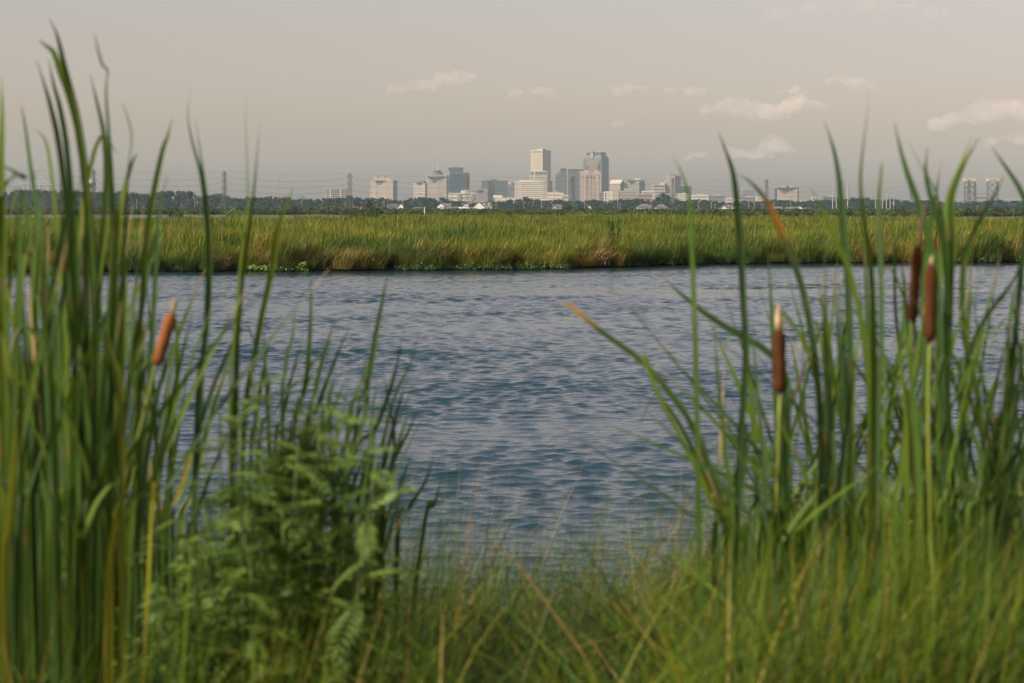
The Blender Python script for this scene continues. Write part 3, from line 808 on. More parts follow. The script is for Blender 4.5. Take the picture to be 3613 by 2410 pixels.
for zi, z in enumerate((PH * .58 - 1.2, PH * .75 - 1.2, PH * .92 - 1.2)):
    for sg in (-1, 1):
        path = []
        for a, b in zip(line[:-1], line[1:]):
            o = ax * sg * AW + Vector((0, 0, z)); path += sag(a + o, b + o, 3.6)[:-1]
        path.append(line[-1] + ax * sg * AW + Vector((0, 0, z)))
        wire_obj('power_line', [path], .035, 'dark power wire strung from arm to arm of the lattice pylons', 'conductor wires of the long power line')
for sg in (-1, 1):
    path = []
    for a, b in zip(line[:-1], line[1:]):
        o = ax * sg * 1.7 + Vector((0, 0, PH + .9)); path += sag(a + o, b + o, 2.4)[:-1]
    path.append(line[-1] + ax * sg * 1.7 + Vector((0, 0, PH + .9)))
    wire_obj('shield_wire', [path], .025, 'thin shield wire along the peaks of the lattice pylons', 'shield wires of the long power line')
pylon(Vector((P(3419, 0, 2060).x, 2060, LAND_Z)), .1, 'tall lattice pylon standing in front of the lift bridge tower', s=.93)

def mono(px, yt, yb, label, group, arms=True, d=None):
    d = d or 1500.0; z1 = CH - (yt - HY) * d / F - LAND_Z
    t = thing('transmission_pole', label, 'pole', (P(px, 0, d).x, d, LAND_Z - .1), 0, group)
    MB().tube([(0, 0, 0), (0, 0, z1)], [.42, .2], 8).build('shaft', M['conc_pole'], t)
    if arms:
        for k, f_ in enumerate((.80, .66, .52)):
            m = MB()
            for sg in (-1, 1): m.tube([(0, 0, z1 * f_), (sg * 1.5, 0, z1 * f_ + .12), (sg * 2.3, 0, z1 * f_ - .1)], [.09, .07, .05], 5)
            m.build('arm', M['steel'], t)
LM = 'tall pale concrete transmission pole with short curved arms'
LS = 'shorter pale concrete pole with a single pair of arms near two like it'
for px, yt in ((2938, 650), (2951, 661), (2991, 646), (3089.5, 650), (3114, 648)): mono(px, yt, 739, LM, 'tall concrete poles')
for px, yt in ((3128, 683), (3141, 684), (3154, 684)): mono(px, yt, 738, LS, 'short concrete poles')

def upole(px, yt, d=1800.0):
    z1 = CH - (yt - HY) * d / F - LAND_Z
    t = thing('utility_pole', 'thin weathered wooden utility pole with one cross arm among the houses and trees', 'pole', (P(px, 0, d).x, d, LAND_Z - .1), 0, 'wooden utility poles')
    MB().tube([(0, 0, 0), (0, 0, z1)], [.22, .15], 6).build('shaft', M['pole'], t)
    MB().box((-1.1, -.08, z1 - .9), (2.2, 0, 0), (0, .16, 0), (0, 0, .16)).build('cross_arm', M['pole'], t)
for px, yt in ((482, 702), (687, 697), (1065, 703), (1243, 705), (1355, 706), (1422, 701), (1384, 716), (1395, 718), (1591, 704), (1648, 712), (1750, 718), (1846, 720), (1910, 712),
               (2063, 706), (2180, 705), (2188, 716), (2297, 706), (2464, 708), (2510, 710), (2523, 718), (2562, 708), (2588, 712), (2641, 706), (2661, 707), (2731, 708), (2790, 705), (3246, 708)):
    upole(px, yt)

# radio mast, water tower, hall roof, bridges --------------------------------
d = 3600; mt_ = thing('radio_mast', 'slender pale green lattice mast tapering above the treeline', 'mast', (P(983, 0, d).x, d, LAND_Z))
hm = CH - (620 - HY) * d / F - LAND_Z; m = MB()
for k in range(3):
    a = k * 2.094; m.bar((1.6 * math.cos(a), 1.6 * math.sin(a), 0), (.3 * math.cos(a), .3 * math.sin(a), hm), .38)
for i in range(14):
    z0, z1 = hm * i / 14, hm * (i + 1) / 14; r0, r1 = 1.6 - 1.3 * i / 14, 1.6 - 1.3 * (i + 1) / 14
    for k in range(3): m.bar((r0 * math.cos(k * 2.094), r0 * math.sin(k * 2.094), z0), (r1 * math.cos((k + 1) * 2.094), r1 * math.sin((k + 1) * 2.094), z1), .2)
M['mast'] = paint('mast_green', (.30, .38, .34), .6); m.build('lattice', M['mast'], mt_)

d = 3300; s = d / F; wt = thing('water_tower', 'white domed water tower with a teal band on splayed legs', 'water tower', (P(321, 0, d).x, d, LAND_Z))
M['teal'] = paint('teal_paint', (.10, .26, .27), .5); Zw = lambda y: CH - (y - HY) * s - LAND_Z
r = 16.5 * s
MB().lathe((0, 0, 0), [(r, Zw(648)), (r * .98, Zw(644)), (r * .85, Zw(638)), (r * .5, Zw(632)), (.3, Zw(630.5))], 24).build('dome', M['trim'], wt, True)
MB().lathe((0, 0, 0), [(r * .35, Zw(660)), (r * .8, Zw(656)), (r * 1.06, Zw(652)), (r * 1.06, Zw(648.2)), (r * .9, Zw(648.1))], 24).build('tank_band', M['teal'], wt, True)
for k in range(6):
    a = k * 1.047 + .3; MB().tube([(r * 1.15 * math.cos(a), r * 1.15 * math.sin(a), 0), (r * .9 * math.cos(a), r * .9 * math.sin(a), Zw(654))], .55, 6).build('leg', M['teal'], wt)
MB().tube([(0, 0, 0), (0, 0, Zw(658))], 1.2, 10).build('riser', M['trim'], wt)

d = 3900; s = d / F; hl_ = thing('exhibition_hall', 'broad low hall with grey arched roof and rust red end wall', 'building', (P(1032, 0, d).x, d, LAND_Z))
M['rust_wall'] = paint('rust_wall', (.34, .13, .08), .8); M['grn_roof'] = paint('green_grey_roof', (.20, .25, .25), .6)
Zh = lambda y: CH - (y - HY) * s - LAND_Z
MB().poly([(-41 * s, 0, 0), (41 * s, 0, 0), (41 * s, 0, Zh(702)), (27 * s, 0, Zh(689.5)), (-30 * s, 0, Zh(688)), (-41 * s, 0, Zh(699))], (0, 40, 0)).build('hall_roof', M['grn_roof'], hl_)
MB().poly([(-40 * s, -2, 0), (-12 * s, -2, 0), (-12 * s, -2, Zh(700)), (-24 * s, -2, Zh(689.5)), (-40 * s, -2, Zh(700))], (0, 1.8, 0)).build('end_wall', M['rust_wall'], hl_)

# lift bridge
d = 3500; s = d / F; M['cream'] = paint('cream_paint', (.46, .40, .27), .6)
lb = thing('lift_bridge', 'steel lift bridge with two lattice towers topped by cream machine houses', 'bridge', (P(3464, 0, d).x, d, LAND_Z))
Zb = lambda y: CH - (y - HY) * s - LAND_Z
for (c, x0, x1) in ((0, 3404, 3444), (1, 3485, 3524)):
    xa, xb = (x0 - 3464) * s, (x1 - 3464) * s; top = Zb(640); m = MB()
    for yy in (0, 9):
        for xx in (xa + .8, xb - .8): m.bar((xx, yy, 0), (xx, yy, top), 1.1)
        for i in range(4):
            z0, z1 = top * i / 4, top * (i + 1) / 4
            m.bar((xa + .8, yy, z0), (xb - .8, yy, z1), .55); m.bar((xb - .8, yy, z0), (xa + .8, yy, z1), .55); m.bar((xa, yy, z1), (xb, yy, z1), .6)
    for xx in (xa + .8, xb - .8):
        for i in range(4): m.bar((xx, 0, top * i / 4), (xx, 9, top * (i + 1) / 4), .5)
    tw = m.build('tower', M['steel'], lb)
    MB().poly([(xa - .8, -1, top), (xb + .8, -1, top), (xb, -1, Zb(629)), (xa, -1, Zb(629))], (0, 11, 0)).build('machine_house', M['cream'], tw)
    if c:
        for k in range(3): MB().cbox(((xa + xb) / 2 + (k - 1) * 3.6, -1.1, Zb(637)), 1.6, .4, 1.6).build('house_window', M['house_glass'], tw)
MB().box(((3444 - 3464) * s, 0, Zb(702)), (41 * s, 0, 0), (0, 9, 0), (0, 0, 3)).bar(((3444 - 3464) * s, 0, Zb(702) + 9), ((3485 - 3464) * s, 0, Zb(702) + 9), .8).build('lift_span', M['steel'], lb)
for sg in (-1, 1):
    x0 = ((3404 if sg < 0 else 3524) - 3464) * s
    MB().box((x0, 1, Zb(704)), (sg * 90, 0, 0), (0, 8, 0), (0, 0, 1.6)).box((x0 + sg * 45, 3, 0), (sg * 2, 0, 0), (0, 4, 0), (0, 0, Zb(704))).box((x0 + sg * 88, 3, 0), (sg * 2, 0, 0), (0, 4, 0), (0, 0, Zb(704))).build('approach', M['conc_pole'], lb)

# far cantilever bridge, behind the reeds
d = 6400; s = d / F; M['blue_steel'] = paint('bridge_steel', (.30, .34, .38), .6)
cb = thing('cantilever_bridge', 'distant grey blue cantilever truss bridge with peaked towers', 'bridge', (P(40, 0, d).x, d, LAND_Z))
Zc = lambda y: CH - (y - HY) * s - LAND_Z
deck, top = Zc(654), Zc(650); m = MB(); tr = MB(); pr_ = MB()
x0, x1 = (-150 - 40) * s, (190 - 40) * s
m.box((x0, 0, deck), (x1 - x0, 0, 0), (0, 16, 0), (0, 0, top - deck)); m.build('deck', M['blue_steel'], cb)
def chord(px):
    return float(np.interp(px, [-150, -90, -40, -5, 28, 50, 78, 110, 140, 170, 190], [652, 652, 640, 652, 621, 640, 651, 648, 622, 645, 652]))
pxs = list(range(-150, 191, 10))
for a, b in zip(pxs[:-1], pxs[1:]):
    for yy in (0, 15):
        tr.bar(((a - 40) * s, yy, Zc(chord(a))), ((b - 40) * s, yy, Zc(chord(b))), 1.6)
        tr.bar(((a - 40) * s, yy, top), ((a - 40) * s, yy, Zc(chord(a))), 1.0)
        tr.bar(((a - 40) * s, yy, top), ((b - 40) * s, yy, Zc(chord(b))), .9)
tr.build('truss', M['blue_steel'], cb)
for px in (-90, -5, 28, 85, 100, 115, 140, 170):
    MB().cbox(((px - 40) * s, 8, 0), 3.5 if px in (28, 140) else 2.0, 12, deck).build('pier', M['conc_pole'], cb)

# ------------------------------------------------------------------ the city
def cmat(n, c, **k): M[n] = paint(n, c, **k); return M[n]
cmat('c_pale', (.44, .385, .32), var=.06); cmat('c_cream', (.52, .44, .35), var=.06); cmat('c_pink', (.42, .325, .26), var=.06)
cmat('c_tan', (.32, .27, .225), var=.08); cmat('c_grey', (.21, .21, .21), var=.08); cmat('c_mauve', (.20, .17, .175), var=.08)
cmat('c_white', (.60, .53, .44), var=.05); cmat('c_granite', (.165, .155, .155), var=.06); cmat('c_brick', (.36, .22, .17), var=.1)
cmat('c_dark', (.022, .032, .052), rough=.5, spec=.15, var=.1); cmat('c_slate', (.036, .050, .078), rough=.6, spec=.15, var=.1); cmat('c_teal', (.025, .06, .065), rough=.5, spec=.2)
cmat('c_blue', (.06, .09, .15), rough=.5, spec=.2); cmat('c_glass', (.03, .038, .05), rough=.45, var=.25, scale=.15, spec=.2); cmat('c_roofm', (.52, .45, .36), rough=.5)
cmat('c_taupe', (.27, .225, .19), var=.06)
cmat('c_red', (.45, .05, .05))

class Tower:
    """box of window glass with piers and floor bands standing proud of it; left face xl..xc, right face xc..xr"""
    def __init__(s, label, xl, xc, xr, yt, d, th=40, wall='c_pale', glass='c_glass', cols=(12, 8), rows=20, pier=.36, band=.38,
                 proud=.9, depth=34, name='office_tower', wall_r=None, top=0, cat='building', grid=True, z0=0.0):
        s.d, s.s, s.xc = d, d / F, xc
        th = R(th) if xr > xc else 0.0
        s.u = Vector((-math.cos(th), math.sin(th), 0)); s.v = Vector((math.sin(th), math.cos(th), 0))
        s.a = (xc - xl) * s.s / math.cos(th); s.b = (xr - xc) * s.s / math.sin(th) if xr > xc else depth
        s.base = Vector((P(xc, 0, d).x, d, LAND_Z)); s.h = s.Z(yt)
        s.root = thing(name, label, cat, s.base)
        up = Vector((0, 0, 1)); s.up = up
        MB().box(-up * 1, s.u * s.a, s.v * s.b, up * (s.h - .8 + 1)).build('window_glass' if grid else 'wall', M[glass], s.root)
        if grid:
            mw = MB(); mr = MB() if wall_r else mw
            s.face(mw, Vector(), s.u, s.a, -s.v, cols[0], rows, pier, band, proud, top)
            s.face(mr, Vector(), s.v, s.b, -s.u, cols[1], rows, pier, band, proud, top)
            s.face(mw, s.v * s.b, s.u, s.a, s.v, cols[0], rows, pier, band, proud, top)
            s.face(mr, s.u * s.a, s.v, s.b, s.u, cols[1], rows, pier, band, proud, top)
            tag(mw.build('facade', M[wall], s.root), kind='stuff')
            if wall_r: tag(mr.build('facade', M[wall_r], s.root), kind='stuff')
        MB().box(up * (s.h - .8), s.u * s.a, s.v * s.b, up * .8).build('roof_slab', M[wall], s.root)
    def Z(s, y): return CH - (y - HY) * s.s - LAND_Z
    def X(s, px): return (px - s.xc) * s.s
    def face(s, m, o, e, L, nrm, nc, nrw, pier, band, pr, top):
        cw = L / max(nc, 1); H = s.h - top; rh = H / nrw
        if pier > 0:
            for i in range(nc + 1):
                w = cw * pier * (1 if 0 < i < nc else 1.3)
                m.box(o + e * (i * cw - w / 2), e * w, nrm * pr, s.up * (s.h + .02))
        if band > 0:
            for j in range(1, nrw + 1):
                hh = rh * band
                m.box(o + s.up * (j * rh - hh / 2), e * L, nrm * pr * .75, s.up * hh)
        if top > 0: m.box(o + s.up * (s.h - top * .22), e * L, nrm * pr * 1.1, s.up * top * .2)
    def block(s, name, x0, x1, y0, y1, mat, front=2.0, depth=14, parent=None):   # roof block given by its photo outline
        z0, z1 = s.Z(y1), s.Z(y0)
        return MB().box((s.X(x0), front, z0), (s.X(x1) - s.X(x0), 0, 0), (0, depth, 0), (0, 0, z1 - z0)).build(name, M[mat], parent or s.root)
    def mast(s, px, y0, y1, w=.9, dy=8, mat='c_pale'):
        return MB().tube([(s.X(px), dy, s.Z(y1)), (s.X(px), dy, s.Z(y0))], [w, w * .5], 6).build('antenna', M[mat], s.root)

T = Tower
# left outlier
t = T('concrete frame apartment block with deep recessed bays beside a lattice pylon', 1152, 1221, 1221, 667, 5200, wall='c_tan', cols=(10, 4), rows=9, pier=.22, band=.5, proud=1.6, depth=22, name='apartment_block')
t.block('penthouse', 1167, 1178, 663.5, 667, 'c_tan'); t.block('penthouse', 1192, 1203, 663.5, 667, 'c_tan')
for x in (1166, 1202): t.block('stair_pier', x - 2.2, x + 2.2, 666.6, 708, 'c_cream', -2.6, 3)
# B1
t = T('broad pale hotel slab with small square windows, dark end wall and stepped penthouse', 1303, 1387, 1399, 637.5, 6300, 25, wall='c_pink', cols=(24, 4), rows=17, pier=.42, band=.42, name='hotel_tower', wall_r='c_grey')  # right face wall is greyer, its shade put into the colour
t.block('penthouse', 1316, 1377, 627, 637.4, 'c_pink', 8, 16); t.block('plant_room', 1317, 1331, 620.5, 627, 'c_pink', 9, 8); t.block('plant_room', 1338, 1355, 623, 627, 'c_tan', 9, 8)
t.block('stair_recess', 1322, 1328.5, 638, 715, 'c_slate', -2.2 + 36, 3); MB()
m = MB(); m.box(t.u * t.X(1387 - 0) * 0 + t.u * ((1387 - 1328.5) * t.s / math.cos(R(25))) - t.v * 1.3, t.u * (6.5 * t.s / math.cos(R(25))), -t.v * .4, Vector((0, 0, t.h + .5))).build('recess_strip', M['c_grey'], t.root)  # flat grey strip on the face, painting in the dark of a recess
for x in (1331, 1356): t.block('cooling_tower', x, x + 3, 619.5, 627, 'c_slate', 12, 4)
# B2 sign hotel
t = T('cream hotel with tall arched bays under a dark mansard bearing white letters', 1460, 1499, 1505, 647.5, 6600, 20, wall='c_cream', cols=(9, 3), rows=8, pier=.48, band=.16, name='hotel_tower')
m = MB(); zz0, zz1 = t.Z(647.4), t.Z(638.8)
prof = [(1469, 647.4), (1503.5, 647.4), (1503, 644.5), (1501, 640.5), (1498, 638.8), (1475, 638.8), (1471.5, 641.5)]
m.poly([(t.X(a), 1.0, t.Z(b)) for a, b in prof], (0, 22, 0)).build('mansard_roof', M['c_dark'], t.root)
for x in (1476, 1495.5): t.block('chimney', x, x + 4, 636.5, 639, 'c_mauve', 6, 4)
def sign(t, text, x0, x1, ybase, h_px, mat, yfront, shear=0.0):
    cu = bpy.data.curves.new('lettering', 'FONT'); cu.body = text; cu.extrude = .15; cu.size = 1.0; cu.shear = shear; cu.resolution_u = 2
    o = bpy.data.objects.new('lettering', cu); COL.objects.link(o); dg = bpy.context.evaluated_depsgraph_get()
    me = bpy.data.meshes.new_from_object(o.evaluated_get(dg)); bpy.data.objects.remove(o)
    xs = [v.co.x for v in me.vertices]; ys = [v.co.y for v in me.vertices]
    kx = (x1 - x0) * t.s / (max(xs) - min(xs)); ky = h_px * t.s / (max(ys) - min(ys))
    for v in me.vertices: v.co = Vector((t.X(x0) + (v.co.x - min(xs)) * kx, yfront - .3 + v.co.z, t.Z(ybase) + (v.co.y - min(ys)) * ky))
    me.materials.clear(); me.materials.append(M[mat]); link('lettering', me, t.root)
cmat('c_sign', (.85, .83, .78))
sign(t, 'CAESARS', 1472.3, 1494.6, 644, 3.2, 'c_sign', 1.0)
# B3 cross tower with drum
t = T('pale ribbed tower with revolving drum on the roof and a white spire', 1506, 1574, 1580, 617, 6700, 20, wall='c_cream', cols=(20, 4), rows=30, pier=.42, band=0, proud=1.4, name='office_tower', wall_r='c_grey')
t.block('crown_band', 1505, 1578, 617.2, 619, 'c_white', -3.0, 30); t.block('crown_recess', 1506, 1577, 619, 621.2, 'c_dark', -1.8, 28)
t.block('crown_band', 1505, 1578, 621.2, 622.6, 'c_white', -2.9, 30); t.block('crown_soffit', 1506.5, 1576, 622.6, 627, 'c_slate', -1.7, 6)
t.block('lift_shaft', 1541, 1552.5, 620.8, 712, 'c_tan', -2.4 + 8, 10)
m = MB(); cx = t.X(1543.5)
m.lathe((cx, 15, 0), [(18 * t.s, t.Z(617)), (18 * t.s, t.Z(609)), (20.5 * t.s, t.Z(608.6)), (20.5 * t.s, t.Z(607.8)), (17.5 * t.s, t.Z(607.6)), (12 * t.s, t.Z(607.4)), (12 * t.s, t.Z(601)), (.5, t.Z(600.8))], 28).build('drum', M['c_slate'], t.root)
m = MB(); m.lathe((cx, 15, 0), [(18.3 * t.s, t.Z(613.6)), (18.3 * t.s, t.Z(612.4))], 28).lathe((cx, 15, 0), [(20.8 * t.s, t.Z(608.4)), (20.8 * t.s, t.Z(607.7))], 28).build('drum_ring', M['c_pale'], t.root)
t.mast(1543, 576, 601, 1.0, 15, 'c_white')
# B4 dark tower with flared crown
t = T('dark slate tower with chamfered shoulder and a flared overhanging crown', 1588.5, 1655, 1655, 608, 6900, wall='c_slate', cols=(30, 10), rows=24, pier=.3, band=.28, proud=.4, depth=50, name='office_tower', glass='c_dark')
m = MB()
pr = [(1587.5, 608), (1631, 608), (1632.5, 604.5), (1634.5, 592.5), (1581.2, 592.5), (1583, 599), (1585, 604.5)]
m.poly([(t.X(a), -2.5, t.Z(b)) for a, b in pr], (0, 44, 0)).build('crown', M['c_slate'], t.root)
t.block('crown_rail', 1588, 1631, 590.6, 592.4, 'c_dark', 4, 30)
MB().poly([(t.X(a), 0, t.Z(b)) for a, b in ((1588.4, 612), (1588.4, 716), (1582.5, 716), (1582.5, 632), (1584, 623))], (0, 46, 0)).build('shoulder', M['c_slate'], t.root)
t.block('shoulder_cap', 1590, 1655.4, 608.3, 611, 'c_grey', -1.2, 40)
# B5 low white hall
t = T('long low white riverside hall with a stepped roof before the dark crowned tower', 1582, 1676, 1676, 680.5, 5600, wall='c_white', cols=(22, 6), rows=3, pier=.4, band=.5, top=9, name='hall', depth=30)
t.block('penthouse', 1626, 1655.5, 672, 680.4, 'c_white', 4, 14); t.block('penthouse', 1636, 1653, 668.5, 672, 'c_white', 6, 10)
for x in (1613, 1660): t.block('gable_bay', x, x + 13, 684, 706, 'c_grey', -4, 3.5); 
# B6 stepped mauve
t = T('stepped mauve grey block with banded floors beside the low white hall', 1664, 1720, 1737, 672, 6000, 35, wall='c_mauve', cols=(18, 6), rows=11, pier=.3, band=.5, name='office_block')
t.block('upper_storey', 1690, 1716, 665, 672, 'c_mauve', 8, 18); t.block('upper_storey', 1682, 1722, 668.5, 672, 'c_mauve', 6, 22)
# B7 dark banded
t = T('wide dark office slab with horizontal light bands and a small roof plant', 1724, 1792, 1792, 637.3, 7200, wall='c_granite', cols=(6, 4), rows=16, pier=0, band=.26, proud=.8, name='office_tower', glass='c_dark', depth=40)
t.block('penthouse', 1733, 1754, 632.6, 637.2, 'c_slate', 6, 14)
t = T('dark banded side wing joined to the wide dark office slab', 1699, 1723.4, 1723.4, 637.8, 7185, wall='c_granite', cols=(4, 4), rows=16, pier=0, band=.45, proud=.8, name='office_tower', glass='c_dark', depth=40)
t.block('penthouse', 1713, 1722, 635, 637.6, 'c_slate', 6, 12)
# B8
t = T('mauve office block with a white notched upper corner behind the white hotel', 1790, 1819, 1819, 644.5, 7000, wall='c_mauve', cols=(9, 5), rows=15, pier=.45, band=.5, name='office_tower')
t.block('roof_gable', 1793, 1803, 643.6, 650, 'c_white', -1.5, 1.2)
# B9 white hotel slab
t = T('long white hotel slab with paired square windows and flat penthouse', 1818, 1913, 1913, 641, 6300, wall='c_white', cols=(26, 6), rows=13, pier=.44, band=.44, proud=1.2, name='hotel_tower', depth=22)
t.block('penthouse', 1832, 1885, 635.8, 641, 'c_white', 5, 12); t.block('penthouse', 1885, 1911, 637.5, 641, 'c_pale', 6, 10)
t.block('plain_pier', 1828, 1831.6, 640.9, 715, 'c_white', -1.9, 1.6); t.block('plain_pier', 1837, 1840, 640.9, 715, 'c_white', -1.9, 1.6)
# podium
t = T('low white podium building with open bays at the foot of the white hotels', 1745, 1945, 1945, 697, 6150, wall='c_white', cols=(40, 5), rows=3, pier=.5, band=.55, top=6, name='podium_building', depth=40)
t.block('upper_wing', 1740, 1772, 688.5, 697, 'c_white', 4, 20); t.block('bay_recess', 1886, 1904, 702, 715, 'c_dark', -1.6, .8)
# B10
t = T('white hotel tower with strip windows and a row of tall top windows', 1871, 1930, 1930, 603.5, 6600, wall='c_white', cols=(14, 5), rows=24, pier=.2, band=.46, proud=1.1, top=14, name='hotel_tower', depth=26)
t.block('lift_rib', 1884, 1888, 603.4, 715, 'c_white', -1.9, 1.4); t.block('parapet', 1871, 1930, 602.6, 605.2, 'c_cream', -1.7, 4)
# B11 tallest
t = T('tallest pale tower, square windowed, with one sunlit and one shaded face', 1875, 1914, 1943, 529.5, 7000, 37, wall='c_cream', cols=(13, 11), rows=38, pier=.38, band=.42, proud=1.0, top=11, name='skyscraper')
t.block('penthouse', 1894, 1913, 522.8, 529.4, 'c_cream', 12, 14); t.block('plant_room', 1915, 1929, 526.5, 529.4, 'c_slate', 16, 14); t.mast(1921.5, 513, 529, .55, 22, 'c_grey'); t.mast(1900, 519, 523, .4, 18, 'c_grey')
# B12
t = T('narrow dark slab half hidden behind the tallest pale tower', 1935, 1948, 1948, 638.5, 7300, wall='c_dark', cols=(4, 4), rows=14, pier=.3, band=.2, name='office_tower', glass='c_dark')
# low stuff by 1930-2000
t = T('low pale terraced building with square bays between the towers', 1930, 1988, 1988, 683, 6250, wall='c_white', cols=(12, 4), rows=4, pier=.5, band=.5, name='office_block')
t.block('upper_storey', 1938, 1976, 678, 683, 'c_tan', 6, 16); t.block('roof_plant', 1956, 1966, 674, 678, 'c_tan', 8, 10)
t = T('small cream block with little windows beside the ribbed dark tower', 1985, 2004, 2004, 690, 6200, wall='c_cream', cols=(6, 3), rows=3, name='office_block')
# B13 stepped
t = T('grey office tower whose left side climbs in four steps', 1961, 2003, 2003, 616, 6900, wall='c_granite', cols=(12, 6), rows=19, pier=.25, band=.5, proud=.9, name='office_tower', depth=36)
t.block('step', 1966.5, 2003, 607.6, 616, 'c_granite', -.3, 34); t.block('step', 1972, 2003, 602.4, 607.6, 'c_granite', .3, 32); t.block('step', 1977.5, 1999, 593, 602.4, 'c_granite', .8, 28)
for y in (596, 600, 604.8, 610, 613): t.block('window_strip', max(1978.5, 1966.5 if y > 608 else (1973 if y > 603 else 1978.5)), 1996, y, y + 1.7, 'c_dark', -1.0, 1.6)
# B14 ribbed
t = T('dark glass tower with pale vertical ribs and a plain flat top band', 2004, 2058, 2058, 590, 6750, wall='c_tan', cols=(13, 8), rows=2, pier=.27, band=0, proud=1.3, name='office_tower', glass='c_dark', depth=38)
t.block('top_band', 2002.5, 2059, 589.6, 597, 'c_tan', -1.8, 40); t.block('louvre_band', 2003.5, 2058, 597, 602.4, 'c_slate', -1.6, 20); t.block('roof_plant', 2016, 2036, 587.6, 589.6, 'c_tan', 8, 12)
t.block('end_pier', 2046, 2058, 602.4, 712, 'c_tan', -1.75, 2)
# B15 big stepped crown
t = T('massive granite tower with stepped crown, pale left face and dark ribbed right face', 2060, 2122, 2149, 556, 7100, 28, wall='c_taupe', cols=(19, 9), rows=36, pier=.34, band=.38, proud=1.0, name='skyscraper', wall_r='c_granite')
def crown(x0, xc, x1, y0, y1, mat, off):
    th = R(28); a = (xc - x0) * t.s / math.cos(th); b = (x1 - xc) * t.s / math.sin(th)
    o = Vector((t.X(xc), off, t.Z(y1)))
    return MB().box(o, t.u * a, t.v * b, Vector((0, 0, t.Z(y0) - t.Z(y1)))).build('crown_step', M[mat], t.root)
crown(2064, 2121.5, 2146, 550.5, 556, 'c_granite', 3); crown(2067.5, 2121, 2142.5, 546, 550.5, 'c_granite', 5); crown(2070, 2120.5, 2139, 538, 546, 'c_slate', 7)
crown(2069.5, 2120.8, 2139.5, 536.8, 538.2, 'c_granite', 6.6)
t.block('crown_bay', 2084.5, 2093.5, 538, 558, 'c_pale', -1.6 + 14, 6); t.block('plant_room', 2087, 2099, 534.8, 537, 'c_slate', 18, 10)
for k in range(4):
    for sg in (0, 1):
        x = 2064 + k * 3.6 if not sg else 2119 - k * 3.6; dd = (2122 - x) * t.s * math.tan(R(28))
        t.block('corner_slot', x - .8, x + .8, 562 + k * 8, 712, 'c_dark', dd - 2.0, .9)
# B16 sign hotel
t = T('pale pink hotel tower with notched top, dark window strip and red lettering', 2055, 2118, 2118, 607, 6400, wall='c_pink', cols=(5, 5), rows=29, pier=.30, band=.55, proud=1.1, top=22, name='hotel_tower', depth=30, glass='c_slate')
t.block('parapet', 2060, 2076.5, 600, 607, 'c_pink', -1, 12); t.block('parapet', 2098, 2112.5, 600, 607, 'c_pink', -1, 12)
t.block('sign_wall', 2055, 2118, 606.8, 616.4, 'c_pink', -1.9, 2.4); t.block('sill_band', 2055, 2118, 619.8, 621.8, 'c_cream', -2.0, 2.2)
t.block('plain_pier', 2060, 2066.5, 616.4, 715, 'c_pink', -2.2, 2.2); t.block('plain_pier', 2100, 2102.5, 616.4, 715, 'c_pink', -2.2, 2.2); t.block('plain_pier', 2105.5, 2112.5, 621.8, 715, 'c_pink', -2.1, 2.0)
sign(t, 'Marriott', 2077, 2092.5, 610.8, 4.2, 'c_red', -1.95, .25)
t.block('side_wing', 2050, 2055, 612, 715, 'c_grey', 4, 20)
# low ones right of it
t = T('low slate block with pale floors right beside the pink hotel', 2118, 2134, 2134, 679, 6300, wall='c_grey', cols=(5, 4), rows=6, name='office_block')
t = T('small white apartment block with dotted windows in front of the gabled building', 2134, 2158, 2158, 678, 6250, wall='c_white', cols=(7, 4), rows=6, pier=.6, band=.55, name='apartment_block')
# B17 gabled roof building
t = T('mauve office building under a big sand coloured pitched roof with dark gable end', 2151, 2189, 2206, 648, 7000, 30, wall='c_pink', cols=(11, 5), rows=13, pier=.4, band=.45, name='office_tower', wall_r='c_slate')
A, B_ = t.u * t.a, t.v * t.b; up = Vector((0, 0, 1)); zr = t.Z(634) - t.h; z_ = up * t.h
m = MB(); m.v = [z_ - t.u * 1.5 - t.v * 1.5, z_ + A - t.v * 1.5, z_ + A + B_ + t.v * 1.5, z_ + B_ + t.v * 1.5 - t.u * 1.5, z_ + B_ * .5 + up * zr - t.u * 1.5, z_ + A * 1.02 + B_ * .5 + up * zr]
m.f = [(0, 1, 5, 4), (2, 3, 4, 5), (3, 0, 4), (1, 2, 5), (0, 3, 2, 1)]; m.build('pitched_roof', M['c_roofm'], t.root)
m = MB(); m.poly([z_ - t.u * 1.7, z_ + B_ - t.u * 1.7, z_ + B_ * .5 + up * (zr - 1.5) - t.u * 1.7], t.u * .1).build('gable_end', M['c_slate'], t.root)
t = T('cream terrace of low buildings in front of the pitched roof tower', 2183, 2252, 2252, 675, 6200, wall='c_tan', cols=(14, 4), rows=6, pier=.5, band=.5, name='office_block')
t.block('upper_storey', 2203, 2230, 665, 675, 'c_tan', 6, 14); t.block('upper_storey', 2216, 2246, 672, 675, 'c_grey', 5, 14)
# B18
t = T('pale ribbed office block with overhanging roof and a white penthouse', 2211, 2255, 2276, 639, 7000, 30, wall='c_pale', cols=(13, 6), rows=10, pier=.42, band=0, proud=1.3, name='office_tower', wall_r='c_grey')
t.block('penthouse', 2240, 2260, 629.5, 635.6, 'c_white', 10, 16); t.block('roof_overhang', 2214, 2273, 635.4, 638, 'c_slate', 2, 30)
t = T('dark brick block with a flat roof among the low buildings', 2252, 2300, 2300, 686, 6000, wall='c_brick', cols=(9, 4), rows=4, name='office_block')
t = T('white low rise with stepped ends behind the brick block', 2268, 2308, 2308, 675.5, 6300, wall='c_white', cols=(10, 4), rows=5, name='office_block')
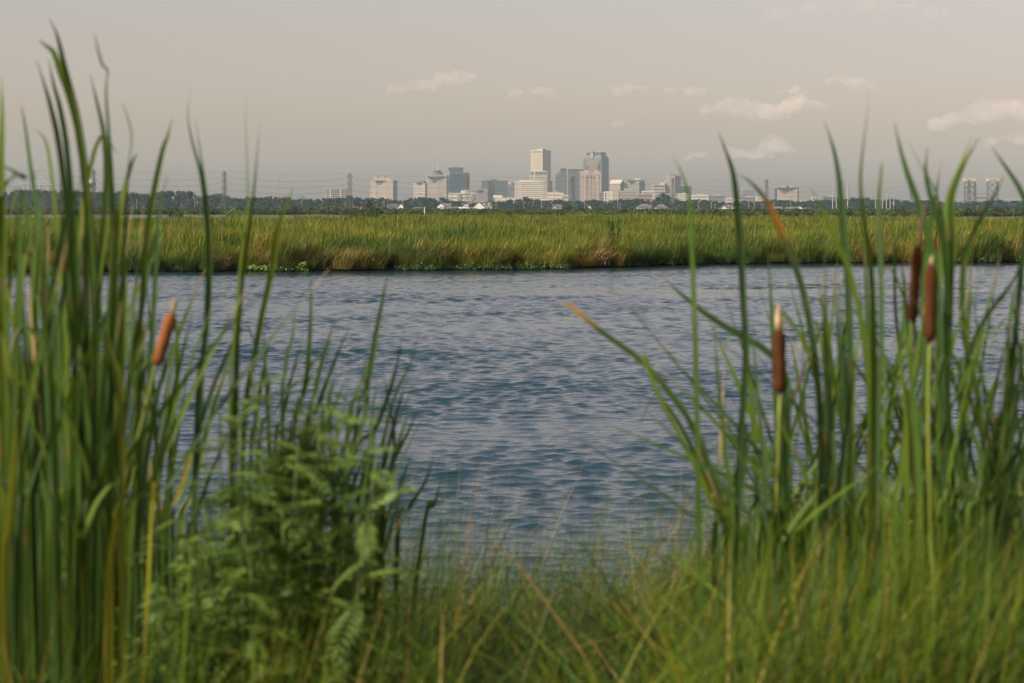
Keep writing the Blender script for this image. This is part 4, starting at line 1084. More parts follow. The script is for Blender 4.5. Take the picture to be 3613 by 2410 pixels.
# B19 B20 B21
t = T('banded beige office slab with a bright penthouse attached to the grey tower', 2305, 2346, 2346, 654, 6900, wall='c_pale', cols=(10, 4), rows=8, pier=.15, band=.5, name='office_tower')
t.block('penthouse', 2330, 2346, 644, 652, 'c_white', 5, 14); t.block('parapet', 2305, 2346, 653, 655.6, 'c_grey', -1.8, 3)
t = T('grey gridded office tower with shaded right face and roof antennas', 2347, 2381, 2404, 621, 6900, 35, wall='c_tan', cols=(11, 8), rows=18, pier=.38, band=.42, name='office_tower', wall_r='c_grey')  # right face takes a grey wall colour that paints in its shade
t.block('plant_room', 2367, 2385, 616, 621, 'c_slate', 10, 12); t.mast(2371, 611.5, 617, .8, 14, 'c_slate'); t.mast(2378, 612, 617, .8, 14, 'c_slate')
t = T('plain dark teal glass box beside the grey gridded tower', 2405, 2440, 2440, 657, 6600, wall='c_teal', cols=(8, 5), rows=8, pier=.12, band=.12, proud=.4, name='office_block', glass='c_teal', depth=30)
# low row right
for (lab, xl, xr, y, d, wall, c, r) in (
        ('long pale block with two rows of windows behind the round tree', 2350, 2398, 685, 6000, 'c_tan', 14, 5),
        ('white apartment block with square windows next to the teal glass box', 2397, 2430, 685, 5900, 'c_white', 9, 6),
        ('long white low block with small dark windows near the skyline edge', 2443, 2499, 690, 6000, 'c_white', 15, 4),
        ('mauve grey block with a pale penthouse among low buildings', 2504, 2556, 692, 6000, 'c_mauve', 12, 4),
        ('cream stubby block with a roof box among low buildings', 2566, 2590, 701, 5800, 'c_cream', 6, 3),
        ('grey mid rise block with pale lower floors in the low row', 2620, 2661, 673, 6400, 'c_grey', 11, 9),
        ('long grey block before the mid rise with pale lower floors', 2612, 2680, 696, 6000, 'c_mauve', 14, 4),
        ('white three storey block with even windows beside a pylon', 2670, 2712, 697, 5900, 'c_cream', 11, 4),
        ('slim dark tower standing alone beside the wide pink block', 2737, 2741.5, 665, 6500, 'c_slate', 2, 12),
        ('small pale block peeking over the treeline with a white box on top', 2866, 2889, 697, 6200, 'c_pale', 6, 3),
        ('blue glass block with a white penthouse behind the concrete poles', 2908, 2957, 696, 6200, 'c_blue', 10, 4),
        ('low white shed just above the trees beside the wide pink block', 2826, 2840, 711, 5600, 'c_white', 4, 2),
        ('low pale block with flat roof above the trees next to the stubby cream one', 2588, 2622, 707, 5700, 'c_pale', 8, 3)):
    t = T(lab, xl, xr, xr, y, d, wall=wall, cols=(c, 4), rows=r, pier=.42, band=.5, name='office_block', depth=22, glass='c_glass' if wall != 'c_blue' else 'c_blue')
    w = xr - xl
    if w > 20: t.block('penthouse', xl + w * .35, xl + w * .7, y - 4.5, y - .05, 'c_white' if wall in ('c_mauve', 'c_blue', 'c_pale', 'c_white') else wall, 4, 12)
# B23
t = T('wide pink office block with strip windows, shaded end and a tall roof mast', 2746, 2813, 2820, 662.5, 6300, 20, wall='c_pink', cols=(20, 3), rows=15, pier=.14, band=.55, name='office_tower', wall_r='c_grey')  # grey wall colour on the end face carries painted shade
t.block('penthouse', 2761, 2797, 656, 662.4, 'c_pale', 6, 14); t.block('plant_room', 2775, 2783, 655.6, 662.4, 'c_slate', 5.4, 3); t.mast(2779, 608, 656, .6, 9, 'c_grey')
t.block('parapet', 2745, 2813, 661.6, 664, 'c_slate', -1.6 + 0, 30); t.block('central_pier', 2785, 2788, 664, 715, 'c_pink', 8 - 2, 2)

# ------------------------------------------------------------------ clouds (real bodies of thin vapour far behind the haze)
def cloud_mat(dens):
    m, n, l, b = mat_new('cloud_vapour'); n.remove(b)
    vol = n.new('ShaderNodeVolumePrincipled'); vol.inputs['Color'].default_value = (1, .93, .87, 1)
    tc = n.new('ShaderNodeTexCoord'); nt = n.new('ShaderNodeTexNoise'); nt.inputs['Scale'].default_value = .0055; nt.inputs['Detail'].default_value = 4
    mr = n.new('ShaderNodeMapRange'); mr.inputs[1].default_value = .33; mr.inputs[2].default_value = .68; mr.inputs[3].default_value = 0; mr.inputs[4].default_value = dens
    l.new(tc.outputs['Object'], nt.inputs[0]); l.new(nt.outputs[0], mr.inputs[0]); l.new(mr.outputs[0], vol.inputs['Density']); vol.inputs['Anisotropy'].default_value = 0.0
    l.new(vol.outputs[0], n['Material Output'].inputs['Volume']); return m
CLOUD_DENS = .0058
M['cloud'] = cloud_mat(CLOUD_DENS); M['thin_cloud'] = cloud_mat(CLOUD_DENS * .3)
ctex = bpy.data.textures.new('cloud_billow', 'CLOUDS'); ctex.noise_scale = 120; ctex.noise_depth = 4
CD = 16000.0; cs_ = CD / F
def cloud(label, humps, seed, mat='cloud'):
    g = random.Random(seed); pxs = [h[0] for h in humps]; c = P(sum(pxs) / len(pxs), humps[0][1], CD)
    bm = bmesh.new()
    for (px, py, r) in humps:
        n = 7
        for k in range(n):
            q = P(px + g.uniform(-.9, .9) * r, py - g.uniform(-.1, .75) * r * .55, CD) - c
            rr = r * cs_ * g.uniform(.30, .62)
            mt = Matrix.Translation(q + Vector((0, g.uniform(-.6, .6) * r * cs_, 0))) @ Matrix.Diagonal((1.15, 1.1, .72, 1))
            bmesh.ops.create_icosphere(bm, subdivisions=3, radius=rr, matrix=mt)
    me = bpy.data.meshes.new('cloud'); bm.to_mesh(me); bm.free(); me.materials.append(M[mat])
    o = link('cloud', me, None, c); tag(o, label, 'cloud')
    rm = o.modifiers.new('union', 'REMESH'); rm.mode = 'VOXEL'; rm.voxel_size = 22
    ds = o.modifiers.new('billow', 'DISPLACE'); ds.texture = ctex; ds.texture_coords = 'GLOBAL'; ds.strength = 110; ds.mid_level = .55
    return o
cloud('elongated pale pink cloud with a higher hump at one end, above the ribbed drum tower', [(1400, 325, 38), (1450, 312, 52), (1530, 310, 48), (1590, 290, 52), (1630, 285, 48)], 1)
cloud('small faint cloud with two low humps above the tallest tower', [(1835, 330, 36), (1910, 332, 40)], 2)
cloud('small round topped cloud above the granite tower with the stepped crown', [(2200, 318, 42), (2240, 320, 36)], 3)
cloud('faint low cloud next to the small round topped cloud', [(2395, 322, 36), (2450, 330, 36)], 4)
cloud('small faint cloud just over the largest wavy cloud', [(2775, 325, 36), (2825, 325, 36)], 5)
cloud('large wavy pale cloud spread wide over the low row of buildings', [(2530, 400, 46), (2600, 385, 66), (2680, 400, 66), (2760, 395, 66), (2830, 378, 62), (2700, 425, 48)], 6)
cloud('bright cloud sloping down to one side above the tallest reed tip', [(2960, 285, 46), (3010, 300, 50), (3060, 320, 36)], 7)
cloud('big pale pink cumulus cloud rising towards the edge above the lift bridge', [(3350, 445, 56), (3430, 430, 74), (3500, 405, 84), (3580, 410, 90), (3640, 420, 80)], 8)
cloud('soft pale cloud with a raised lump low over the pink block with the mast', [(2620, 545, 44), (2690, 548, 46), (2745, 525, 56), (2780, 535, 40)], 9)
cloud('tiny cloud puff alone over the banded beige slab', [(2172, 440, 24)], 10)
cloud('low soft cloud beneath the big cumulus near the lift bridge', [(3520, 505, 50), (3600, 500, 60)], 11)
cloud('tiny low cloud above the grey gridded tower', [(2470, 552, 36), (2430, 565, 30)], 12)
cloud('wide faint cloud high above the other clouds', [(2900, 40, 70), (3050, 30, 90), (3200, 50, 90), (3330, 60, 70), (2780, 60, 60)], 13, 'thin_cloud')

# ------------------------------------------------------------------ haze
HAZE_DENS = 4.7e-5
hm_, hn, hl2, hb = mat_new('haze'); hn.remove(hb)
vp = hn.new('ShaderNodeVolumePrincipled'); vp.inputs['Color'].default_value = (.68, .87, 1.0, 1)
vp.inputs['Density'].default_value = HAZE_DENS; vp.inputs['Anisotropy'].default_value = 0.0
hl2.new(vp.outputs[0], hn['Material Output'].inputs['Volume'])
hz = MB().box((-5800, -400, -2.4), (11600, 0, 0), (0, 9900, 0), (0, 0, 242.4)).build('haze', hm_)
tag(hz, 'pale warm haze filling the air between the marsh and the city', None, None, 'stuff')

# ------------------------------------------------------------------ foreground: cattails
def cattail_leaf_mat():
    m, n, l, b = mat_new('cattail_leaf'); out = n['Material Output']
    a = n.new('ShaderNodeAttribute'); a.attribute_name = 'tint'
    tc = n.new('ShaderNodeTexCoord'); nt = n.new('ShaderNodeTexNoise'); nt.inputs['Scale'].default_value = 6; nt.inputs['Detail'].default_value = 4
    mp = n.new('ShaderNodeMapping'); mp.inputs['Scale'].default_value = (4, 4, .6)
    l.new(tc.outputs['Object'], mp.inputs[0]); l.new(mp.outputs[0], nt.inputs[0])
    mr = n.new('ShaderNodeMapRange'); mr.inputs[1].default_value = .3; mr.inputs[2].default_value = .7; mr.inputs[3].default_value = .78; mr.inputs[4].default_value = 1.2
    l.new(nt.outputs[0], mr.inputs[0])
    h = n.new('ShaderNodeHueSaturation'); l.new(a.outputs['Color'], h.inputs['Color']); l.new(mr.outputs[0], h.inputs['Value'])
    n2 = n.new('ShaderNodeTexNoise'); n2.inputs['Scale'].default_value = 26; n2.inputs['Detail'].default_value = 3; l.new(mp.outputs[0], n2.inputs[0])
    r2 = n.new('ShaderNodeMapRange'); r2.inputs[1].default_value = .62; r2.inputs[2].default_value = .72; l.new(n2.outputs[0], r2.inputs[0])
    mx = n.new('ShaderNodeMix'); mx.data_type = 'RGBA'; mx.inputs[7].default_value = (.22, .15, .05, 1); l.new(r2.outputs[0], mx.inputs[0]); l.new(h.outputs[0], mx.inputs[6]); h = mx
    h_out = mx.outputs[2]
    l.new(h_out, b.inputs['Base Color']); b.inputs['Roughness'].default_value = .48; b.inputs['Specular IOR Level'].default_value = .3
    tr = n.new('ShaderNodeBsdfTranslucent'); l.new(h_out, tr.inputs[0])
    ms = n.new('ShaderNodeMixShader'); ms.inputs[0].default_value = .42
    l.new(b.outputs[0], ms.inputs[1]); l.new(tr.outputs[0], ms.inputs[2]); l.new(ms.outputs[0], out.inputs[0])
    return m
M['cattail'] = cattail_leaf_mat()
GREENS = [(.066, .130, .018), (.092, .158, .015), (.048, .106, .024), (.110, .175, .013), (.058, .118, .036)]
YEL, ORA, TAN = (.34, .27, .02), (.48, .20, .03), (.46, .33, .17)

def spline(pts, n):
    """Catmull-Rom through points, n samples"""
    p = [Vector(q) for q in pts]; p = [p[0] * 2 - p[1]] + p + [p[-1] * 2 - p[-2]]; m = len(p) - 3; out = []
    for i in range(n):
        u = i / (n - 1) * m; k = min(int(u), m - 1); t = u - k; a, b, c, d_ = p[k], p[k + 1], p[k + 2], p[k + 3]
        out.append(.5 * (2 * b + (c - a) * t + (2 * a - 5 * b + 4 * c - d_) * t * t + (3 * b - a - 3 * c + d_) * t ** 3))
    return out

def leaf_mesh(path, width, twist0, twist, colf, n=18, tipw=.12):
    """ribbon with a shallow V section along a path from base to tip"""
    pts = spline(path, n); v = []; c = []
    for i, p in enumerate(pts):
        t = i / (n - 1); T_ = (pts[min(i + 1, n - 1)] - pts[max(i - 1, 0)]).normalized()
        a = twist0 + twist * t; side = Vector((math.cos(a), math.sin(a), 0)); side = (side - T_ * side.dot(T_)).normalized()
        nrm = T_.cross(side)
        w = width * .5 * min(.75 + t * .8, 1.0) * (1 if t < .6 else max(tipw, 1 - ((t - .6) / .4) ** 1.7))
        v += [p - side * w, p + nrm * w * .35, p + side * w]
        col = colf(t); c += [col, col, col]
    q = [];
    for i in range(n - 1):
        b = i * 3; q += [(b, b + 1, b + 4, b + 3), (b + 1, b + 2, b + 5, b + 4)]
    return np_mesh('leaf', np.array([tuple(x) for x in v]), np.array(q), M['cattail'], True, np.array(c))

def colgrad(base, stops=()):
    """green blade; stops = (t0, t1, colour) zones of the dying leaf"""
    def f(t):
        c = Vector(base) * (.85 + .35 * t)
        for (a, b, k) in stops:
            if a <= t <= b:
                u = min(1, min(t - a, b - t) / max(.02, (b - a) * .35)); c = c.lerp(Vector(k), u if b < .999 else min(1, (t - a) / max(.02, (b - a) * .35)))
        return tuple(c)
    return f

M['cat_head'] = paint('cattail_velvet', (.075, .030, .013), .95, .25, 60, 0, .05)
M['cat_head_lt'] = paint('cattail_velvet_light', (.22, .085, .03), .95, .2, 60, 0, .05)
M['cat_tip'] = paint('cattail_spike', (.42, .32, .18), .9, .2, 60, 0, .05)
M['cat_stem'] = paint('cattail_stem', (.15, .19, .03), .5, .2, 8)

LBL_C = 'cattail without seed head, long green blades, in the reeds at the near bank'
GRP_C = 'plain cattails of the near bank'
def cattail(px_base, d, leaves, label=None, group=None, spikes=()):
    """leaves: list of dicts(tip->down photo points, width m, stops, col)"""
    bx, by = (px_base - HX) * d / F, d + .05
    base = Vector((bx, by, terrain_z(by) + .02))
    t = thing('cattail', label or LBL_C, 'cattail', base, 0, group or (GRP_C if not label else None))
    for L in leaves:
        pp = [P(x, y, d + L.get('dd', 0) + L.get('lean', 0) * (1 - i / len(L['p']))) - base for i, (x, y) in enumerate(L['p'])][::-1]
        lo = pp[0]
        foot = Vector((rng.uniform(-.03, .03), rng.uniform(-.03, .03), 0))
        if lo.z > .5:
            path = [foot, foot.lerp(lo, .35) + Vector((0, 0, .02)) * 0 + Vector(((lo.x - foot.x) * -.12, 0, 0)), lo] + pp[1:]
        else: path = [foot] + pp
        me = leaf_mesh(path, L.get('w', .015) * .72, L.get('tw', rng.uniform(-.8, .8)), L.get('twist', rng.uniform(-1.2, 1.2)),
                       colgrad(L.get('col', rng.choice(GREENS)), L.get('stops', ())), n=24 if len(path) > 5 else 18)
        link('leaf', me, t)
    for S in spikes:        # flower stalk: photo points bottom->top, head from y0 to y1
        pts = [P(x, y, d) - base for x, y in S['stem']]
        MB().tube(spline([Vector((0, 0, 0))] + pts, 16), [.0058 - .0002 * i for i in range(16)], 7).build('stem', M['cat_stem'], t, True)
        a, b = P(*S['h0'], d) - base, P(*S['h1'], d) - base
        r = S.get('r', .0112); n = 12; hp = [a.lerp(b, i / (n - 1)) for i in range(n)]
        hr = [r * .45] + [r * (.93 + .07 * math.sin(i * 1.7)) for i in range(1, n - 1)] + [r * .5]
        MB().tube(hp, hr, 14).build('seed_head', M[S.get('mat', 'cat_head')], t, True)
        if 'tip' in S:
            c = P(*S['tip'], d) - base; MB().tube([b - (c - b) * .05, b.lerp(c, .4), b.lerp(c, .8), c], [r * S.get('tr', .3), r * S.get('tr', .3) * 1.15, r * .2, .001], 10).build('spike', M['cat_tip'], t, True)
    return t
def lf(p, w=.015, **k): return dict(p=p, w=w, **k)

# --- dense stand on the left, drawn blade by blade
cattail(330, 3.3, [lf([(175, 65), (203, 130), (226, 230), (250, 330), (278, 460), (310, 700), (335, 1100), (345, 1700)], .019),
                   lf([(137, 140), (160, 160), (190, 186), (216, 262), (246, 345), (285, 520), (320, 900), (335, 1500)], .016),
                   lf([(130, 215), (160, 310), (182, 390), (206, 500), (232, 700), (280, 1200), (310, 1700)], .015)],
        'tallest cattail of the dense stand, one blade tip bent sharply over')
cattail(395, 3.35, [lf([(335, 122), (347, 180), (362, 230), (382, 250), (376, 330), (384, 480), (392, 640), (405, 1000), (390, 1700)], .022, twist=2.6),
                    lf([(430, 360), (452, 420), (466, 485), (458, 570), (450, 640), (436, 900), (410, 1500)], .017, twist=2.0),
                    lf([(490, 532), (468, 570), (446, 640), (420, 760), (404, 980), (395, 1500)], .018, stops=[(.9, 1, TAN)])],
        'cattail with a twisted broad blade beside the tallest one')
cattail(250, 3.5, [lf([(172, 212), (190, 300), (214, 390), (240, 560), (262, 900), (262, 1600)], .014),
                   lf([(70, 350), (88, 440), (112, 620), (150, 900), (210, 1500)], .016, stops=[(.93, 1, TAN)]),
                   lf([(122, 455), (148, 478), (170, 530), (190, 700), (225, 1100), (240, 1700)], .014),
                   lf([(318, 262), (342, 360), (368, 490), (372, 700), (330, 1200), (270, 1800)], .013)])
cattail(20, 3.1, [lf([(4, 270), (8, 400), (4, 600), (10, 900), (15, 1500)], .017), lf([(0, 580), (40, 600), (92, 632), (60, 616), (0, 700), (-20, 1000)], .013),
                  lf([(60, 700), (70, 900), (60, 1200), (40, 1800)], .016)])
cattail(485, 3.5, [lf([(607, 420), (592, 480), (574, 530), (548, 650), (522, 800), (505, 1000), (490, 1500)], .014),
                   lf([(590, 620), (560, 760), (552, 900), (530, 1300), (500, 1800)], .013)])
cattail(640, 3.6, [lf([(676, 308), (662, 400), (678, 500), (708, 610), (726, 740), (735, 900), (725, 1200), (690, 1600)], .016, twist=1.6),
                   lf([(690, 420), (710, 560), (728, 700), (740, 860), (738, 1100), (700, 1600)], .013)],
        'slim cattail with a gently curved blade standing apart from the dense stand')
cattail(800, 3.6, [lf([(866, 308), (866, 420), (870, 560), (874, 700), (868, 800), (845, 960), (830, 1150), (810, 1600)], .015),
                   lf([(918, 425), (906, 560), (893, 700), (876, 830), (855, 1000), (820, 1600)], .013),
                   lf([(1036, 660), (1002, 745), (976, 830), (958, 960), (905, 1220), (850, 1700)], .015),
                   lf([(820, 700), (835, 780), (860, 850), (862, 950), (840, 1300)], .010)],
        'cattail with two straight parallel blades rising from one shoot')
cattail(300, 3.2, [lf([(445, 900), (440, 1100), (420, 1400), (360, 1900)], .017), lf([(690, 900), (620, 1080), (540, 1250), (450, 1600)], .012)],
        'cattail with a tilted orange brown seed head on a yellow stem', None,
        [dict(stem=[(300, 2300), (345, 2050), (430, 1750), (500, 1500), (545, 1310), (555, 1285)], h0=(553, 1288), h1=(608, 1105), tip=(616, 1050), r=.0105, mat='cat_head_lt')])
cattail(60, 3.6, [lf([(120, 600), (135, 900), (100, 1500)], .015)], 'cattail with a dark seed head half hidden behind green blades', None,
        [dict(stem=[(60, 2200), (66, 1700), (70, 1220)], h0=(70, 1180), h1=(66, 1050), tip=(66, 1000), r=.010)])
cattail(240, 3.9, [lf([(210, 640), (225, 900), (240, 1500)], .015)], 'cattail with a reddish seed head deep inside the dense stand', None,
        [dict(stem=[(240, 2200), (238, 1500), (235, 1020)], h0=(235, 985), h1=(232, 840), tip=(231, 790), r=.0105)])
# dead and yellow blades in the stand
cattail(30, 2.9, [lf([(60, 1450), (52, 1600), (35, 1850), (18, 2200)], .020, col=(.22, .24, .02)), lf([(0, 1560), (-30, 1800), (-30, 2300)], .018, col=(.20, .20, .02)),
                  lf([(140, 1405), (100, 1370), (40, 1330), (-20, 1310)], .014, col=(.13, .18, .02), stops=[(.92, 1, TAN)])], 'cattail with bright yellow lower blades')
cattail(260, 3.1, [lf([(250, 1870), (258, 2000), (265, 2200)], .016, stops=[(.80, 1, TAN)]), lf([(197, 2060), (215, 2110), (242, 2180)], .014, stops=[(.85, 1, TAN)]), lf([(318, 1830), (325, 1900), (330, 2300)], .014, stops=[(.93, 1, TAN)]),
                   lf([(430, 1100), (400, 1350), (345, 1700), (330, 2300)], .020)], 'cattail with broken tan dead blades at its foot')
cattail(400, 3.0, [lf([(370, 1140), (395, 1250), (425, 1400), (430, 1800)], .015, col=(.16, .20, .02)), lf([(420, 1780), (402, 1880), (385, 2300)], .016, col=(.26, .26, .02)), lf([(560, 1690), (545, 1780), (530, 1900)], .012, col=(.25, .25, .02))])

# --- stand on the right
cattail(2480, 3.5, [lf([(2368, 548), (2400, 600), (2428, 690), (2438, 820), (2446, 1000), (2460, 1500)], .015),
                    lf([(2536, 468), (2560, 530), (2584, 600), (2598, 690), (2612, 860), (2622, 1050), (2632, 1300), (2600, 1800)], .018, tw=.1, twist=.4),
                    lf([(2520, 1150), (2535, 1350), (2560, 1600), (2580, 2000)], .012)])
cattail(2900, 3.4, [lf([(2600, 612), (2645, 640), (2695, 695), (2738, 770), (2776, 870), (2815, 965), (2850, 1100), (2885, 1350), (2900, 1800)], .017, tw=.1, twist=.3, stops=[(.60, .80, ORA)]),
                    lf([(2910, 432), (2940, 520), (2962, 640), (2975, 800), (2992, 1000), (3000, 1400), (2960, 1900)], .017),
                    lf([(2700, 1060), (2780, 1120), (2850, 1250), (2890, 1500)], .010)],
        'cattail with a kinked blade turning orange near its end')
cattail(3070, 3.25, [lf([(3066, 322), (3062, 400), (3046, 520), (3036, 640), (3048, 780), (3072, 940), (3082, 1200), (3080, 1800)], .021, twist=1.5),
                     lf([(3116, 535), (3108, 620), (3100, 740), (3106, 900), (3110, 1200), (3095, 1800)], .014, stops=[(.93, 1, TAN)]),
                     lf([(2860, 660), (2900, 740), (2950, 850), (3010, 1000), (3060, 1300), (3070, 1800)], .013)],
        'cattail with the tallest upright blade of the looser stand')
cattail(3330, 3.4, [lf([(3156, 432), (3178, 530), (3204, 620), (3240, 720), (3290, 900), (3320, 1200), (3330, 1700)], .017),
                    lf([(3202, 490), (3240, 570), (3288, 650), (3322, 745), (3340, 900), (3345, 1300), (3335, 1800)], .018),
                    lf([(3272, 520), (3266, 600), (3280, 680), (3318, 800), (3340, 1000), (3340, 1500)], .014),
                    lf([(3452, 488), (3412, 560), (3376, 640), (3356, 720), (3362, 860), (3350, 1100), (3335, 1700)], .015, stops=[(.83, .9, (.30, .16, .03))])],
        'cattail with several blades fanning out in a wide spray')
cattail(3290, 3.6, [lf([(3322, 560), (3304, 680), (3288, 800), (3260, 960), (3262, 1300), (3280, 1800)], .014, stops=[(.9, 1, TAN)]), lf([(3430, 482), (3392, 575), (3350, 680), (3330, 800), (3310, 1200)], .014)])
cattail(3520, 3.5, [lf([(3500, 520), (3545, 585), (3600, 670), (3625, 760), (3600, 1000), (3560, 1600)], .015), lf([(3542, 622), (3500, 705), (3440, 815), (3400, 950), (3405, 1200), (3480, 1700)], .016),
                    lf([(3613, 900), (3570, 1000), (3480, 1120), (3420, 1260), (3390, 1500)], .014), lf([(3600, 1130), (3560, 1300), (3540, 1600), (3530, 2000)], .017)])
cattail(2720, 3.35, [lf([(2650, 1120), (2670, 1350), (2700, 1700), (2715, 2200)], .012), lf([(2870, 1060), (2850, 1300), (2790, 1700), (2740, 2200)], .013)],
        'cattail with an upright brown seed head capped by a pale tip', None,
        [dict(stem=[(2718, 2400), (2730, 2050), (2744, 1700), (2752, 1400)], h0=(2752, 1385), h1=(2748, 1165), tip=(2746, 1070), r=.0118, tr=.48)])
cattail(3290, 3.2, [lf([(3170, 1000), (3200, 1200), (3230, 1500), (3250, 2000)], .018)], 'cattail with a thick upright brown seed head beside a darker leaning one', None,
        [dict(stem=[(3300, 2400), (3285, 1900), (3276, 1500), (3280, 1215)], h0=(3281, 1205), h1=(3286, 935), tip=(3289, 900), r=.0108)])
cattail(3215, 3.3, [lf([(3150, 1050), (3180, 1300), (3200, 1700)], .014)], 'cattail with a darker leaning seed head topped by a pale withered spike', None,
        [dict(stem=[(3240, 2400), (3235, 1900), (3215, 1400), (3218, 1140)], h0=(3219, 1135), h1=(3238, 868), tip=(3262, 720), r=.0098)])
cattail(2700, 3.7, [lf([(1936, 1088), (1962, 1072), (2002, 1072), (2072, 1130), (2160, 1198), (2262, 1272), (2352, 1372), (2442, 1500), (2520, 1690), (2590, 1900), (2660, 2200)], .0165, tw=.1, twist=.3, col=(.075, .125, .03), stops=[(.70, .94, (.60, .32, .03)), (.88, 1.0, (.44, .20, .10))]),
                    lf([(2330, 968), (2400, 1035), (2480, 1100), (2580, 1165), (2700, 1235), (2760, 1320), (2780, 1600)], .019, tw=.1, twist=.2, stops=[(.95, 1, TAN)])],
        'cattail whose long arching blade turns yellow and orange at the tip')
cattail(2960, 3.3, [lf([(2910, 1510), (2914, 1600), (2910, 1750), (2905, 1900)], .014, stops=[(.86, 1, (.52, .30, .10))]), lf([(2790, 1570), (2830, 1640), (2850, 1720), (2880, 1900)], .013, stops=[(.90, 1, ORA)]), lf([(2600, 1480), (2570, 1490), (2620, 1640), (2700, 1900)], .008, stops=[(.93, 1, ORA)])], 'cattail with short withered tan and rust blades')

# --- plainer plants filling the two stands
def rnd_cattail(px, d, n, ytop, spread, lean, wmin=.011, wmax=.018):
    L = []
    for k in range(n):
        tipx = px + rng.gauss(lean, spread * (1.45 if px < 1000 else 2.0)); tipy = ytop * 1.0 + abs(rng.gauss(0, 1)) * 330
        b = px + rng.uniform(-45, 45); mid = rng.uniform(.35, .6); cu = rng.uniform(-.12, .3)
        pts = [(tipx, tipy)]
        for u in (.2, .45, .7, 1.0):
            e = u ** (1 - cu * 1.2); pts.append((tipx + (b - tipx) * (1 - (1 - u) ** (1.25 + abs(cu))), tipy + (2000 - tipy) * u))
        if rng.random() < .16:      # snapped blade hanging over
            sd = rng.choice((-1, 1)); pts = [(tipx + sd * rng.uniform(60, 130), tipy + rng.uniform(40, 190)), (tipx + sd * 30, tipy + 5)] + pts[1:]
        st = [(.9, 1, TAN)] if rng.random() < .34 else ([(.35, .6, YEL)] if rng.random() < .06 else ())
        L.append(lf(pts, rng.uniform(wmin, wmax), stops=[(.6, 1, TAN)] if rng.random() < .05 else st))
    cattail(px, d, L)
for (px, d, n, yt, sp_, le) in ((60, 3.4, 8, 640, 70, 0), (140, 3.2, 9, 560, 70, -10), (190, 3.7, 8, 480, 60, 0), (280, 3.4, 9, 520, 60, -20), (330, 3.8, 9, 560, 70, 20), (370, 3.1, 8, 640, 60, 20),
                                (420, 3.6, 6, 700, 70, 40), (100, 4.0, 6, 700, 90, 0), (10, 3.8, 5, 650, 60, 10), (470, 3.9, 5, 950, 80, 60), (550, 3.7, 5, 1080, 80, 70), (230, 3.0, 5, 900, 70, 0),
                                (620, 4.1, 5, 1050, 80, 110), (-60, 3.3, 5, 600, 60, 40), (350, 4.3, 6, 800, 80, 30),
                                (2560, 4.0, 5, 1080, 90, -30), (2660, 3.9, 5, 960, 90, 20), (2780, 3.8, 5, 880, 90, 30), (2860, 4.2, 5, 820, 90, 0), (2960, 3.6, 5, 800, 80, 20), (3030, 4.0, 5, 780, 90, 0),
                                (3130, 3.8, 6, 760, 90, 20), (3200, 3.5, 5, 900, 80, -20), (3260, 4.1, 5, 820, 90, 20), (3380, 3.8, 6, 760, 90, 40), (3440, 3.4, 5, 950, 80, 60), (3500, 4.1, 5, 880, 90, 40),
                                (3590, 3.6, 6, 900, 90, 30), (3640, 3.9, 5, 820, 80, 0), (3350, 4.4, 5, 1000, 110, 0), (2930, 4.5, 5, 1000, 100, 0)):
    rnd_cattail(px, d, n, yt, sp_, le)
for (px, d, yt) in ((120, 3.3, 600), (220, 3.5, 640), (310, 3.05, 760), (390, 3.9, 620), (460, 3.3, 900), (40, 3.0, 800), (540, 4.2, 950), (170, 4.3, 620), (2620, 3.6, 1150), (2730, 4.3, 980), (2900, 3.9, 860), (3090, 4.4, 900), (3240, 3.8, 820), (3400, 4.2, 800), (3560, 3.9, 860), (3620, 3.2, 950), (2700, 3.2, 1200), (2840, 3.5, 1000), (2980, 3.4, 950), (3040, 3.7, 880), (3150, 3.4, 900), (3290, 3.5, 850), (3350, 3.3, 950), (3450, 3.6, 820), (3510, 3.3, 1000), (3590, 3.5, 850)):
    rnd_cattail(px, d, 5, yt, 190, 10, .009, .015)
# slimmer fan of blades leaning over the open water
for (px, d, tips) in ((1180, 3.9, [((1366, 960), (1350, 1060), (1322, 1200), (1290, 1390), (1220, 1620)), ((1480, 1150), (1452, 1270), (1394, 1395), (1350, 1560), (1290, 1800)), ((1290, 1235), (1284, 1330), (1296, 1420), (1262, 1560), (1215, 1750))]),
                      ((1060), 4.0, [((1182, 1130), (1148, 1240), (1112, 1390), (1090, 1650)), ((1042, 1080), (1032, 1190), (1008, 1300), (1000, 1600)), ((1420, 1180), (1390, 1330), (1330, 1500), (1200, 1800))]),
                      ((1330), 4.2, [((1472, 1440), (1442, 1520), (1392, 1620), (1366, 1720), (1350, 1900)), ((1345, 1290), (1368, 1400), (1392, 1560), (1362, 1720), (1340, 1900)), ((1535, 1590), (1500, 1700), (1440, 1800), (1400, 1950))]),
                      ((950), 4.0, [((1098, 965), (1096, 1120), (1080, 1350), (1020, 1700)), ((930, 1150), (936, 1300), (950, 1600)), ((1160, 1180), (1120, 1260), (1080, 1330), (990, 1600))]),
                      ((1250), 4.4, [((1250, 1100), (1235, 1290), (1205, 1500), (1180, 1750)), ((1330, 1330), (1310, 1500), (1290, 1700), (1270, 1900)), ((1560, 1680), (1530, 1790), (1490, 1900))])):
    cattail(px, d, [lf(list(p), .0145, col=(.045, .092, .018)) for p in tips], 'slender reed with few thin dark blades leaning over the open water', 'slender reeds leaning over the water')

